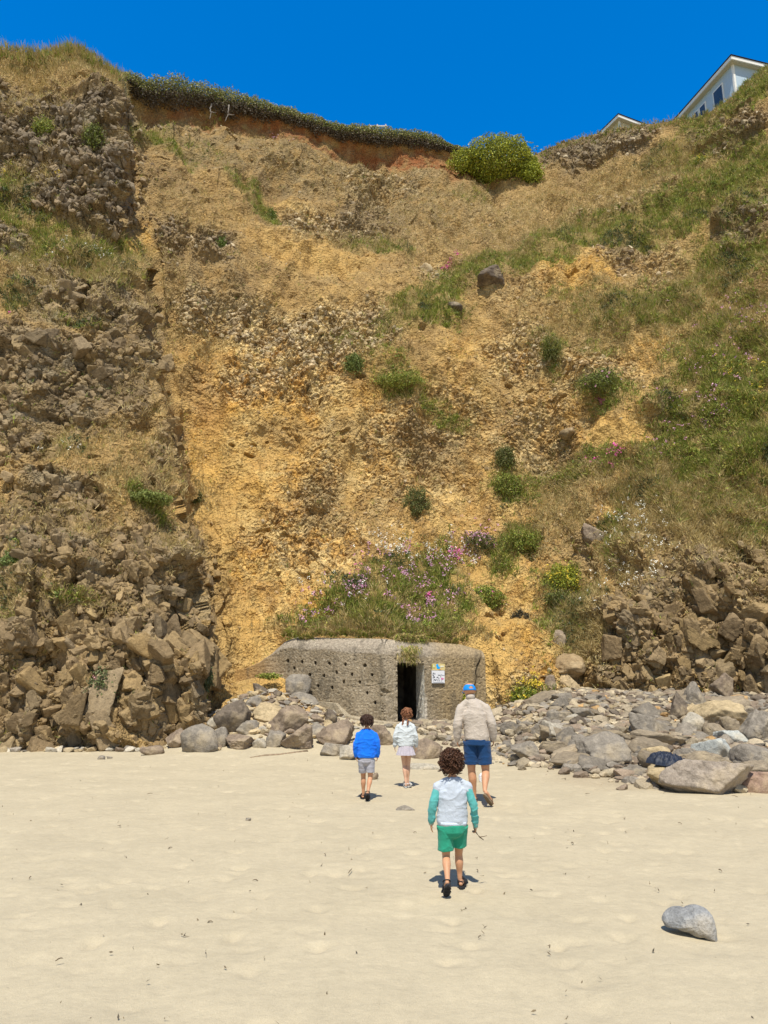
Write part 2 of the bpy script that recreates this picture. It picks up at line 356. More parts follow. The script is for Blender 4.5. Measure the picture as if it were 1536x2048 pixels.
flow = P0 * np.array([1, .7, .45])          # gullies run down the slope
g1 = fbm(flow, 6.5, 3, 31); g2 = fbm(flow, 2.2, 3, 35); g3 = fbm(P0, 0.7, 3, 41)
ridged = (1 - np.abs(fbm(flow, 3.2, 4, 51))) ** 2
hgt = g1 * 0.95 + (ridged - .5) * 0.85 + g2 * 0.42 + g3 * 0.13
low = ss(1000, 1300, fy)
col_p = wp2 * np.array([1.15, 1.0, 0.72])       # blocks stand upright
b1, id1, e1 = blocks(wp * np.array([1.1, 1, .7]), 1.15, 61, .75, .75, .07, .05)
b2, id2, e2 = blocks(col_p, 0.50, 62, .95, 1.0, .12, .06)
b3, id3, e3 = blocks(wp2, 0.22, 63, 1.0, 1.1, .15, .1)
rs = m_rock * (1 - .65 * np.maximum(m_dry, m_green))
jag = np.abs(fbm(P0, .8, 4, 71)) * -0.5
calm_r = 1 - .55 * np.clip(lefty + righty, 0, 1)
hgt += rs * (b1 * (0.34 + .30 * low) + (b2 * (.40 + .20 * low) + b3 * .55 + jag * (1 - low) * .5) * calm_r)
soft_ = blob_map([(480,1330,60,120,0),(430,1050,32,320,0),(455,1300,50,120,0),(620,520,130,32,5),(1240,870,60,26,0),(700,930,26,90,0),(985,1320,50,90,0),(960,1140,50,50,0),(560,870,60,60,0,.7),(480,1000,50,120,0,.7)], .5)
gr = np.clip(m_grav + .12 * m_ochre + .22, 0, 1) * (1 - .75 * soft_) * (1 - .7 * np.maximum(m_dry * .7, m_green))
b4, id4, e4 = blocks(wp2 + 3.3, 0.32, 64, .9, .9, .12, .1)
b5, id5, e5 = blocks(wp2 + 7.7, 0.14, 65, 1.0, 1.2, .2, .15)
patch = ss(-.15, .45, fbm(P0, 2.4, 3, 81))
hgt += gr * (b4 * (.3 + .7 * patch) * .72 + b5 * .75)
pit = ss(.52, .75, perlin(P0 * np.array([1, 1, 1.4]), .55, 83) + .25 * g2) * ss(.0, .4, fbm(P0, 3.5, 2, 84))
hgt -= pit * .65 * (1 - m_green)
# ledges: overhanging lips that throw short shadows
streak = fbm(P0 * np.array([1, 1, .13]), .55, 3, 87); hgt += (streak * .16 + fbm(P0 * np.array([1, 1, .2]), 1.6, 2, 88) * .16) * np.clip(m_ochre + .3, 0, 1) * (1 - m_green)
led = ss(.35, .8, np.sin((P0[:, 2] + g1 * 1.5 + 0.25 * P0[:, 0]) * 2 * np.pi / 2.6)) * ss(0.1, .5, m_rock)
hgt += led * .28
hgt -= 1.0 * ss(255, 275, fx) * (1 - ss(915, 930, fx)) * ss(.008, .018, np.repeat(tt, NC, 1).ravel()) * (1 - ss(.03, .06, np.repeat(tt, NC, 1).ravel()))
du_ = np.linalg.norm(np.gradient(Pg, axis=1), axis=2).ravel(); st_ = du_ / np.median(du_)
calm = (1 - inb) * np.clip(1.9 / np.maximum(st_, 1.9), .12, 1) * (1 - ss(.985, 1.0, np.repeat(tt, NC, 1).ravel()) * .5)
near_b = ss(560, 600, fx) * (1 - ss(960, 1000, fx)) * ss(1225, 1270, fy)
calm = calm * (1 - .85 * near_b)
cone = ss(440, 500, fx) * (1 - ss(620, 680, fx)) * ss(1290, 1350, fy); calm = calm * (1 - .75 * cone)
calm = calm * (1 - .75 * ss(.04, 0, np.repeat(tt, NC, 1).ravel()))
PD = P0 + Nrm * (hgt * calm)[:, None]

# ---------------------------------------------------------------- colours (albedo)
def L3(*c): return np.array(c, np.float32)
def mixc(a, b, t): return a * (1 - t[:, None]) + b * t[:, None]
n1 = fbm(P0, 3.0, 4, 91); n2 = fbm(P0, .9, 4, 92); n3 = fbm(P0, .25, 3, 93)
c = np.tile(L3(.235, .150, .066), (len(fx), 1))
c = mixc(c, L3(.31, .20, .085), ss(-.2, .5, n2)); c = mixc(c, L3(.17, .108, .052), ss(.0, .5, n1) * .6)
oc = mixc(np.tile(L3(.34, .20, .068), (len(fx), 1)), L3(.41, .28, .12), ss(-.2, .4, n2))
oc = mixc(oc, L3(.46, .25, .05), ss(.05, .5, n1) * .6)
oc = mixc(oc, L3(.27, .16, .07), ss(.1, .6, -n2 + .3 * n3) * .6)
oc = oc * (1 + .30 * streak)[:, None]; oc = mixc(oc, L3(.36, .228, .085), soft_ * .7)
c = mixc(c, oc, m_ochre * (.8 + .2 * ss(-.3, .3, n3)))
c = mixc(c, L3(.185, .062, .022), m_red * ss(-.5, .2, n2 + n1 * .5) * .95)
c = mixc(c, L3(.46, .36, .22), m_grav * ss(-.3, .3, n2) * .8)
c = mixc(c, L3(.155, .115, .072), m_dark * ss(-.5, .25, n2 + .4 * n3) * .8)
vb = 0.62 + .8 * rnd(id5, 9)
c = c * (1 + (gr * (vb - 1))[:, None])
c = mixc(c, L3(.50, .40, .25), gr * (rnd(id4, 11) > .8) * .35)
c = mixc(c, L3(.12, .088, .058), gr * (rnd(id5, 12) > .70) * .7)
warm = ss(500, 1500, fy)
rk = mixc(np.tile(L3(.135, .102, .072), (len(fx), 1)), L3(.175, .120, .064), warm)
rk = rk * L3(1.0, .97, .90); rk = rk * (0.7 + .55 * rnd(id2, 5) )[:, None] * (.85 + .3 * rnd(id3, 6))[:, None]
rk = mixc(rk, L3(.22, .185, .145), (rnd(id2, 7) > .8) * .45 * np.ones(len(fx)))
rk = mixc(rk, L3(.27, .17, .065), ss(.15, .6, n1 + .4 * n2) * .35)
rk = mixc(rk, L3(.24, .175, .10), ss(-.05, .5, n2) * .5)
c = mixc(c, rk, np.clip(m_rock * 1.1, 0, 1) * (1 - .25 * m_ochre))
c = mixc(c, L3(.30, .215, .115), m_dry * ss(-.5, .2, n3) * .55)
c = mixc(c, L3(.15, .135, .05), m_green * .5)
c = np.clip(c * L3(1.42, 1.42, 1.20), .01, .8)
# plateau behind the rim and skirt below the sand
rows = PD.reshape(NR, NC, 3); crow = c.reshape(NR, NC, 3)
NP = 26
back = np.cumsum(np.geomspace(.12, 5.5, NP))[::-1]
top = np.repeat(rows[0][None], NP, 0).copy(); top[:, :, 1] += back[:, None]
sc_x = 1 + back[:, None] * .01; top[:, :, 0] *= sc_x
pt = top.reshape(-1, 3)
top[:, :, 2] += (-0.05 * np.sqrt(back))[:, None] * 1.0 - .012 * back[:, None]
skn = 5
sk = np.repeat(rows[-1][None], skn, 0).copy()
for k in range(skn): sk[k, :, 2] -= .35 * (k + 1); sk[k, :, 1] += .1 * (k + 1)
V = np.concatenate([top.reshape(-1, 3), rows.reshape(-1, 3), sk.reshape(-1, 3)])
tc = np.tile(L3(.16, .14, .06), (NP * NC, 1)); 
CC = np.concatenate([tc, c, np.repeat(crow[-1][None], skn, 0).reshape(-1, 3)])
FQ = grid_faces(NR + NP + skn, NC)
me = mesh_np('cliff', V, FQ[:, ::-1], smooth=False, col=CC, mat=M_CLIFF)
tag(link('cliff', me), 'eroded brown and ochre sea cliff with grassy ledges behind the beach', kind='structure')
FN = normals(rows)

def cidx(px, py):
    """grid indices of a photo point on the cliff"""
    j = int(np.clip(round((px - pxs[0]) / (pxs[1] - pxs[0])), 0, NC - 1))
    i = int(np.clip(round((py - rim[j]) / (bot[j] - rim[j]) * (NR - 1)), 0, NR - 1))
    return i, j
def cliff_at(px, py):
    i, j = cidx(px, py); return Vector(rows[i, j].tolist()), Vector(FN[i, j].tolist())

# ---------------------------------------------------------------- sand
def grade(lo, hi, d, far, back):
    a = np.arange(lo, hi, d); g = np.cumsum(np.geomspace(d * 1.3, far / 6, 34)); return np.concatenate([(lo - g * (back / g[-1]))[::-1], a, hi + g * (far / g[-1])])
sx = grade(-15, 16, .045, 400, 400)
y1 = [3.6]
while y1[-1] < 27: y1.append(y1[-1] + .012 + y1[-1] * .0022)
g = np.cumsum(np.geomspace(.1, 60, 34)); sy = np.concatenate([(3.6 - g * (400 / g[-1]))[::-1], np.array(y1), 27 + g * (60 / g[-1])])
SX, SY = np.meshgrid(sx, sy); S = np.stack([SX.ravel(), SY.ravel(), np.zeros(SX.size)], 1)
z = gz(S[:, 0], S[:, 1])
inn = (np.abs(S[:, 0]) < 16) * (S[:, 1] > 3) * (S[:, 1] < 30)
dz = np.zeros(len(S)); Q = S[inn]
f1, f2, vec, vid = voronoi(Q * np.array([1, 1, 1]) + .08 * np.stack([perlin(Q, .3, 5), perlin(Q, .3, 6), 0 * Q[:, 0]], 1), .36, 7)
dim = -np.clip(1 - f1 / .38, 0, 1) ** 1.2 * (rnd(vid, 3) > .15) * .018 * (.4 + rnd(vid, 4))
dz[inn] = fbm(Q, 1.6, 3, 8) * .03 + fbm(Q, .5, 2, 18) * .012 + dim * 2.6 + fbm(Q, .16, 2, 9) * .004 + perlin(Q, .5, 10) * .008
S[:, 2] = z + dz
ws = ss(17, 22, S[:, 1])
cs = np.tile(L3(.455, .388, .264), (len(S), 1))
och = ss(20.5, 23.5, S[:, 1]) * ss(-6, -4.5, S[:, 0]) * (1 - ss(-2.4, -1.6, S[:, 0]))
cs = mixc(cs, L3(.45, .27, .09), och)
tal = ss(2.4, 4.5, S[:, 0] + fbm(S, 1.5, 3, 12) * .8) * ss(13.6, 15, S[:, 1] + fbm(S, 1.2, 3, 13))
tal = np.maximum(tal, ss(19, 20.5, S[:, 1] + fbm(S, 1.2, 3, 13)) * ss(.3, 1.5, S[:, 0]) * .6)
cs = mixc(cs, L3(.36, .29, .19), tal * .7)
cs = mixc(cs, L3(.38, .27, .13), ss(19.5, 24, S[:, 1]) * ss(1, 4, S[:, 0]) * .7)
t = NT('beach_sand'); a = t.n('ShaderNodeVertexColor', layer_name='col').outputs[0]; v = t.obj()
cc_ = t.mul(a, t.ramp(t.noise(1.1, 5, .6, v), (.3, .93), (.7, 1.05)))
cc_ = t.mul(cc_, t.ramp(t.noise(9, 5, .65, v), (.3, .93), (.7, 1.06)))
cc_ = t.mul(cc_, t.ramp(t.noise(170, 3, .7, v), (.3, .8), (.62, 1.1)))
vo = t.n('ShaderNodeTexVoronoi'); vo.inputs['Scale'].default_value = 26; t.l(v, vo.inputs['Vector'])
cc_ = t.mul(cc_, t.ramp(vo.outputs['Distance'], (.05, .45), (.09, 1.0)), .45)
nn = t.bump(t.noise(14, 5, .6, v), .012); nn = t.bump(t.noise(110, 3, .7, v), .003, 1, nn)
M_SAND = t.fin(cc_, .95, nn)
me = mesh_np('sand', S, grid_faces(len(sy), len(sx)), smooth=True, col=cs, mat=M_SAND)
tag(link('beach', me), 'pale dry beach sand with soft footprints', kind='structure')
# ---------------------------------------------------------------- concrete bunker
def bunker():
    Y0, Yc, Y1 = 25.9, 24.1, 25.1
    pl, pc, pr = 468., 768., 972.
    def plan(px):
        Y = np.where(px < pc, Y0 + (Yc - Y0) * (px - pl) / (pc - pl), Yc + (Y1 - Yc) * (px - pc) / (pr - pc))
        rx, _ = ray(px, np.full_like(px, 1380.)); return rx * Y, Y
    def zat(px, py, Y): return CAM_H + ray(px, py)[1] * Y
    B_band = [(468,1342),(490,1338),(515,1327),(540,1311),(560,1300),(580,1297),(768,1309),(850,1312),(972,1318)]
    B_top = [(468,1340),(490,1336),(515,1324),(540,1305),(560,1283),(580,1274),(768,1278),(850,1283),(930,1288),(972,1300)]
    root = empty('bunker', (float(plan(np.array([pc]))[0][0]), Yc, .45))
    tag(root, 'weathered concrete bunker with open doorway built into the cliff foot', 'bunker')
    inv = Matrix.Translation(-root.location)
    holes = [(574,1322),(602.6,1324),(629.5,1326),(658,1327),(690,1329),(729,1331),(587,1336.5),(619,1350),(598,1354),(647,1351.5),(672,1345),(703.5,1348.5),(743.5,1350),(635.5,1372),(664,1375.5),(687,1364),(719,1365),(734,1386),(750,1405.5)]
    nc, nr = 620, 250
    # columns evenly spaced along the wall, the door's edges exact
    door = (795., 849.); dz1 = float(zat(795., 1326., 24.25)); dz0 = .42
    cols = np.sort(np.r_[np.linspace(pl, pr, nc), pc, door])
    X, Y = plan(cols)
    band = np.interp(cols, *np.array(B_band).T); topp = np.interp(cols, *np.array(B_top).T)
    zb = zat(cols, band, Y); bevel = .42 * ss(470, 590, cols)
    zt = zat(cols, topp, Y + bevel)
    nx = np.where(cols < pc, -1, 1); 
    dirA = np.array([X[1] - X[0], Y[1] - Y[0]]); dirA /= np.linalg.norm(dirA); nA = np.array([dirA[1], -dirA[0]])
    dirB = np.array([X[-1] - X[-2], Y[-1] - Y[-2]]); dirB /= np.linalg.norm(dirB); nB = np.array([dirB[1], -dirB[0]])
    N2 = np.where((cols < pc)[:, None], nA, nB); 
    kc = np.argmin(abs(cols - pc)); N2[kc] = (nA + nB) / np.linalg.norm(nA + nB)
    z0 = -.25
    tz = np.linspace(0, 1, nr)
    Vw = []; info = []
    for t_ in tz:                                            # upright part
        Vw.append(np.stack([X, Y, z0 + (zb - z0) * t_], 1))
    k = int(np.argmin(abs((z0 + (zb[kc] - z0) * tz) - dz1)))
    nb = 26
    for t_ in np.linspace(0, 1, nb)[1:]:
        lean = bevel * (1 - math.cos(t_ * math.pi / 2)) ; rise = math.sin(t_ * math.pi / 2) * .75 + .25 * t_
        Vw.append(np.stack([X - N2[:, 0] * lean, Y - N2[:, 1] * lean, zb + (zt - zb) * rise], 1))
    for d in (.5, 1.2, 2.4):
        v_ = Vw[nr + nb - 2].copy(); v_[:, 1] += d; Vw.append(v_)
    G = np.array(Vw); nrow = len(G)
    # door rows exact
    Zg = G[:, :, 2]; dm = (cols >= door[0] - .01) & (cols <= door[1] + .01)
    ktop = int(np.argmin(abs(Zg[:nr, dm].mean(1) - dz1))); kbot = int(np.argmin(abs(Zg[:nr, dm].mean(1) - dz0)))
    P = G.reshape(-1, 3); pcx = np.tile(cols, nrow); up = np.repeat(np.arange(nrow), len(cols))
    pyy = 1024 - F * (((P[:, 2] - CAM_H) * ct - P[:, 1] * st) / (P[:, 1] * ct + (P[:, 2] - CAM_H) * st))
    NN = np.tile(np.concatenate([N2, np.zeros((len(cols), 1))], 1), (nrow, 1))
    h = fbm(P, .5, 4, 301) * .018 + fbm(P, .07, 3, 302) * .014
    pitn = ss(.35, .7, perlin(P, .085, 303)); h -= pitn * .016
    hole = np.zeros(len(P))
    for i_, (hx, hy) in enumerate(holes):
        big = 1.5 if (hx, hy) == (729, 1331) else 1.
        r = np.sqrt(((pcx - hx) / (2.5 * big)) ** 2 + ((pyy - hy) / (3.9)) ** 2) + perlin(P, .06, 304) * .25
        hole = np.maximum(hole, 1 - ss(.7, 1.05, r))
    h -= hole * .17
    sp = (1 - ss(.6, 1.05, np.sqrt(((pcx - 770) / 9) ** 2 + ((pyy - 1385) / 9) ** 2) + n_like(P) * .3))
    sp2 = (1 - ss(.7, 1.0, np.abs(pcx - 768) / (7.5 + 5 * perlin(P, .22, 305)))) * ss(1384, 1394, pyy)
    spall = np.maximum(sp, sp2); h -= spall * (.05 + .05 * np.abs(perlin(P, .09, 306)))
    jam = (np.abs(pcx - 795) < 3) * ss(-.1, .5, perlin(P, .12, 309)) * .03; h -= jam
    crk_x = np.interp(pyy, [1300, 1320, 1345, 1400], [968, 963, 953, 950]); crack = (1 - ss(0, 2.2, np.abs(pcx - crk_x + perlin(P, .3, 310) * 3))) * (pyy > 1300)
    h -= crack * .10
    ck2 = (1 - ss(0, .9, np.abs(pyy - (1375 - (pcx - 700) * .12) + perlin(P, .4, 311) * 3))) * (pcx > 700) * (pcx < 765); h -= ck2 * .02
    P = P + NN * h[:, None]
    n1_ = fbm(P, 1.1, 4, 312); n2_ = fbm(P, .25, 3, 313); sp_ = perlin(P, .05, 314)
    cb = mixc(np.tile(L3(.215, .17, .11), (len(P), 1)), L3(.29, .235, .16), ss(-.3, .5, n1_))
    bandm = ss(-3, 3, np.tile(band, nrow) - pyy + n1_ * 5)
    cb = mixc(cb, L3(.30, .255, .20), bandm * .75)
    cb = mixc(cb, L3(.12, .10, .07), ss(.1, .5, n2_) * .35 * (1 - bandm)); cb = mixc(cb, L3(.42, .37, .28), ss(.3, .6, sp_) * .6)
    cb = mixc(cb, L3(.27, .19, .09), ss(849, 900, pcx) * .65 + ss(520, 470, pcx) * .8)
    cb = mixc(cb, L3(.36, .30, .22), (1 - ss(12, 20, np.abs(pcx - 782))) * ss(-.4, .3, n2_) * .5)
    cb = mixc(cb, L3(.45, .25, .07), ss(585, 480, pcx) * ss(1296, 1330, pyy) * .55)
    cb = mixc(cb, L3(.55, .50, .42), (1 - ss(0, 3, np.abs(pcx - 851) - 1)) * ss(1380, 1410, pyy) * .6)
    cb = cb * L3(1.12, 1.12, 1.12); cb = mixc(cb, L3(.10, .085, .06), ss(.25, .55, fbm(P * [1, 1, .25], .3, 3, 350)) * .45); cb = mixc(cb, L3(.05, .04, .03), np.maximum(crack, hole * .5) * .6)
    Fq = grid_faces(nrow, len(cols)); ci = Fq[:, 0] % len(cols); ri = Fq[:, 0] // len(cols)
    cd = np.where(dm)[0]; keep = ~((ci >= cd[0]) & (ci < cd[-1]) & (ri >= kbot) & (ri < ktop))
    t = NT('old_concrete'); a = t.n('ShaderNodeVertexColor', layer_name='col').outputs[0]; v = t.obj()
    c_ = t.mul(a, t.ramp(t.noise(14, 5, .75, v), (.32, .55), (.68, 1.4))); c_ = t.mul(c_, t.ramp(t.noise(70, 3, .7, v), (.35, .7), (.65, 1.25)))
    wv = t.n('ShaderNodeTexWave', wave_type='BANDS', bands_direction='Z'); wv.inputs['Scale'].default_value = 1.9; wv.inputs['Distortion'].default_value = 1.2; t.l(v, wv.inputs['Vector'])
    nn = t.bump(wv.outputs['Fac'], .0025); nn = t.bump(t.noise(30, 4, .7, v), .02, 1, nn)
    MC = t.fin(c_, .92, nn)
    def loc(V_): return V_ - np.array(root.location)
    link('wall', mesh_np('wall', loc(P), Fq[keep], col=cb, mat=MC), root)
    # doorway: reveals, lintel, sill, then the room
    dx = cols[dm]; xl, yl = plan(np.array([door[0]])); xr, yr = plan(np.array([door[1]]))
    A = np.array([xl[0], yl[0]]); Bp = np.array([xr[0], yr[0]]); nin = -nB; thick = .85
    zt_ = float(G[ktop, dm, 2].mean()); zb_ = float(G[kbot, dm, 2].mean()) 
    def quad(p, q, r, s, n=40):
        u = np.linspace(0, 1, n); p, q, r, s = map(np.array, (p, q, r, s)); 
        return np.array([(p * (1 - a_) + q * a_) * (1 - b_) + (s * (1 - a_) + r * a_) * b_ for b_ in u for a_ in u])
    def panel(name, p, q, r, s, colr, rough=.012, n=40, mat=None, seed=0):
        V_ = quad(p, q, r, s, n); cc = np.tile(L3(*colr), (len(V_), 1)) * (1 + .25 * fbm(V_, .25, 3, 320 + seed))[:, None]
        V_[:, 0] += perlin(V_, .12, 330) * rough
        return link(name, mesh_np(name, loc(V_), grid_faces(n, n), col=cc, mat=mat or MC), root)
    A3 = lambda z_: np.array([*A, z_]); B3 = lambda z_: np.array([*Bp, z_])
    I = np.array([nin[0], nin[1], 0]) * thick
    # whitewashed right reveal
    panel('door_reveal', B3(zb_ - .1), B3(zb_ - .1) + I, B3(zt_) + I, B3(zt_), (.74, .70, .60), n=60)
    panel('door_reveal', A3(zb_ - .1), A3(zb_ - .1) + I, A3(zt_) + I, A3(zt_), (.22, .18, .12), seed=1)
    panel('lintel', A3(zt_), A3(zt_) + I, B3(zt_) + I, B3(zt_), (.2, .16, .11), seed=2)
    panel('threshold', A3(zb_), A3(zb_) + I * 1.02, B3(zb_) + I * 1.02, B3(zb_), (.34, .28, .2), seed=3)
    # room behind
    tB = np.array([dirB[0], dirB[1], 0]); a0 = A3(zb_) + I - tB * .06; b0 = B3(zb_) + I + tB * .25; dep = np.array([nin[0], nin[1], 0]) * 2.2; H = np.array([0, 0, zt_ - zb_ + .06])
    room = bpy.data.meshes.new('room'); bm = bmesh.new()
    def face(*ps): bm.faces.new([bm.verts.new((Vector(p.tolist()) - root.location)) for p in ps])
    a1, b1_ = a0 + dep, b0 + dep
    face(a0, b0, b1_, a1); face(a0 + H, b0 + H, b1_ + H, a1 + H); face(a0, a1, a1 + H, a0 + H); face(b0, b1_, b1_ + H, b0 + H); face(a1, b1_, b1_ + H, a1 + H)
    face(a0, A3(zb_) + I, A3(zb_) + I + H, a0 + H); face(B3(zb_) + I, b0, b0 + H, B3(zb_) + I + H)
    bm.to_mesh(room); bm.free(); room.materials.append(flat_mat('dark_concrete', (.16, .135, .10), .95, 3, .5, 1.4)); link('room', room, root)  # room concrete in a darker tone than the outer wall
    # black painted roundel; above it a black sheet painted as an inner opening's shade
    md = flat_mat('black_paint_and_shade', (.006, .006, .006), .8)
    cpos = (A3(0) + B3(0)) / 2 + I + dep - np.array([nin[0], nin[1], 0]) * .02
    def disc(name, cx, cz, rx_, rz_, n, ph=0):
        me_ = bpy.data.meshes.new(name); b_ = bmesh.new()
        vs = [b_.verts.new(Vector((cpos + tB * (cx + rx_ * math.cos(a_ + ph)) + np.array([0, 0, cz + rz_ * math.sin(a_ + ph)])).tolist()) - root.location) for a_ in [2 * math.pi * k_ / n for k_ in range(n)]]
        b_.faces.new(vs); b_.to_mesh(me_); b_.free(); me_.materials.append(md); link(name, me_, root)
    disc('wall_graffiti', .12, zb_ + 1.02, .33, .32, 24); disc('inner_shade_sheet', .15, zb_ + 1.62, .38, .26, 4, math.pi / 4)
    # low footing slab in front of the left wall
    fp = [(630, 1402, .02), (650, 1404, .1), (676, 1407, .2), (700, 1432, .42), (745, 1441, .5), (792, 1447, .5), (850, 1449, .34), (880, 1452, .2)]
    bm = bmesh.new(); L_ = []
    for (px, py, off) in fp:
        x_, y_ = plan(np.array([float(px)])); nv = nA if px < pc - 5 else (nB if px > 800 else (nA + nB) / 2)
        o_ = np.array([x_[0] + nv[0] * off, y_[0] + nv[1] * off]); z_ = float(zat(px, py, o_[1]))
        L_.append((o_, np.array([x_[0] - nv[0] * .15, y_[0] - nv[1] * .15]), z_))
    n_ = len(L_); sub = 14; rows_ = []
    for i_ in range(n_ - 1):
        for s_ in range(sub + (i_ == n_ - 2)):
            f_ = s_ / sub; rows_.append([L_[i_][k_] * (1 - f_) + L_[i_ + 1][k_] * f_ for k_ in range(3)])
    FV = []
    for o_, w_, z_ in rows_:
        for k_ in range(8): FV.append([o_[0], o_[1], z_ - 1.0 + k_ * (1 / 7)])
        FV.append([o_[0] * .5 + w_[0] * .5, o_[1] * .5 + w_[1] * .5, z_ + .01]); FV.append([w_[0], w_[1], z_ + .015])
    FV = np.array(FV); FV += (perlin(FV, .15, 341) * .02)[:, None] * np.array([.3, -1, .6])
    cf = np.tile(L3(.38, .32, .225), (len(FV), 1)) * (1 + .3 * fbm(FV, .3, 3, 342))[:, None]
    link('footing', mesh_np('footing', loc(FV), grid_faces(len(rows_), 10), col=cf, mat=MC, smooth=False), root)
    return plan, nA, nB, dirB, zat
def n_like(P): return perlin(P, .1, 307)
bk_plan, bk_nA, bk_nB, bk_dB, bk_z = bunker()

# ---------------------------------------------------------------- small board screwed to the wall
def box(bm, c, s, rot=None, bev=0):
    r = bmesh.ops.create_cube(bm, size=1); vs = r['verts']
    bmesh.ops.scale(bm, vec=s, verts=vs)
    if rot: bmesh.ops.rotate(bm, matrix=rot, verts=vs, cent=(0, 0, 0))
    bmesh.ops.translate(bm, vec=c, verts=vs)
    return vs
def finish(bm, name, mat, parent=None, loc=None, smooth=False, bevel=0):
    me = bpy.data.meshes.new(name)
    if bevel: bmesh.ops.bevel(bm, geom=bm.edges[:], offset=bevel, segments=2, affect='EDGES')
    for f in bm.faces: f.smooth = smooth
    bm.to_mesh(me); bm.free(); me.materials.append(mat); return link(name, me, parent, loc)
def board():
    x, y = bk_plan(np.array([875.5])); z = float(bk_z(875.5, 1347., y[0])); k = 1 / pxm(875, 1347, y[0])
    ang = math.atan2(bk_dB[1], bk_dB[0])
    r = empty('notice_board', (float(x[0]) + bk_nB[0] * .05, float(y[0]) + bk_nB[1] * .05, z), ang)
    tag(r, 'white notice board covered in scribbles with yellow and blue map strip above it', 'notice board')
    w, hh = 27 * k, 25 * k
    def b(name, col, cx, cz, sx, sz, y0=-.012, t=.02, mat=None, rot=0, par=None):
        bm = bmesh.new(); box(bm, (cx * k, y0, cz * k), (sx * k, t, sz * k), Matrix.Rotation(rot, 3, 'Y')); return finish(bm, name, mat or flat_mat(name + '_paint', col, .5, 40, .92, 1.05), par or r)
    pn = b('panel', (.68, .68, .70), 0, -6.5, 27, 24.5, 0, .035)
    up = b('map_strip', (.62, .50, .22), 1, 12.8, 27, 13, 0, .03)
    lab = [((-9, -4), .5), ]
    ink = flat_mat('dark_ink', (.02, .025, .04), .6); pk = flat_mat('pink_paint', (.62, .18, .36), .6); bl = flat_mat('blue_map', (.0, .36, .85), .5); gy = flat_mat('grey_ink', (.22, .23, .26), .6)
    cr = flat_mat('cream_print', (.72, .70, .55), .6); ol = flat_mat('olive_print', (.45, .42, .12), .6); og = flat_mat('orange_print', (.70, .33, .10), .6)
    def ins(n, m, cx, cz, sx, sz, rot=0, par=pn): b(n, None, cx, cz, sx, sz, -.019 - random.random() * .002, .006, m, rot, par)
    # curly letter S at the left, lines of writing, pink tag
    for (cx, cz, sx, sz, ro) in [(-11, -2.5, 1.3, 5, .1), (-9.6, -5.2, 1.4, 4, -.7), (-10.3, -8.3, 3.4, 1.2, -.1), (-8.2, -7.4, 2.4, 1.2, -.4), (-9.8, .8, 3, 1, .2), (-7, -.6, 1, 3.4, .1)]: ins('scribble', ink, cx, cz, sx, sz, ro)
    for (cx, cz, sx, sz, ro) in [(2, -3.2, 5, 1.2, .05), (6.5, -2.6, 3.2, .9, 0), (10.3, -3.6, 5, .8, .05), (-1.8, -7.2, 3.4, 1.5, -.3), (-7, -12.5, 5.4, 1.7, .22), (-2.9, -11.2, 1.5, 1.5, .7), (1.2, -10, 1.2, 4, 0), (-1, -14, 1.6, 1.3, 0), (2.4, -14.2, 1.6, 1.2, .4), (6.5, -14.5, 1.6, 1, .2), (-10.5, -14.2, 1.3, 1, 0), (5.2, -6, 1, 2.4, .2)]:
        ins('scribble', ink if sz > 1.1 else gy, cx, cz, sx, sz, ro)
    ins('scribble', gy, 0, -17.3, 22, .5); ins('pink_tag', pk, 8.6, -9.6, 5.5, 2.2, .15); ins('pink_tag', pk, 8.3, -11.4, 4, 1.4, -.2)
    ins('map_print', bl, -1.2, 14, 4.6, 8.5, -.25, up); ins('map_print', bl, 1.2, 11.2, 5.5, 4.2, .1, up); ins('map_print', cr, 8.2, 14, 7, 3, 0, up); ins('map_print', ol, -9.5, 14.2, 7, 7, 0, up); ins('map_print', og, 4, 8, 5, 1.5, 0, up); ins('map_print', cr, -9, 14.5, 2, 5, 0, up)
board()
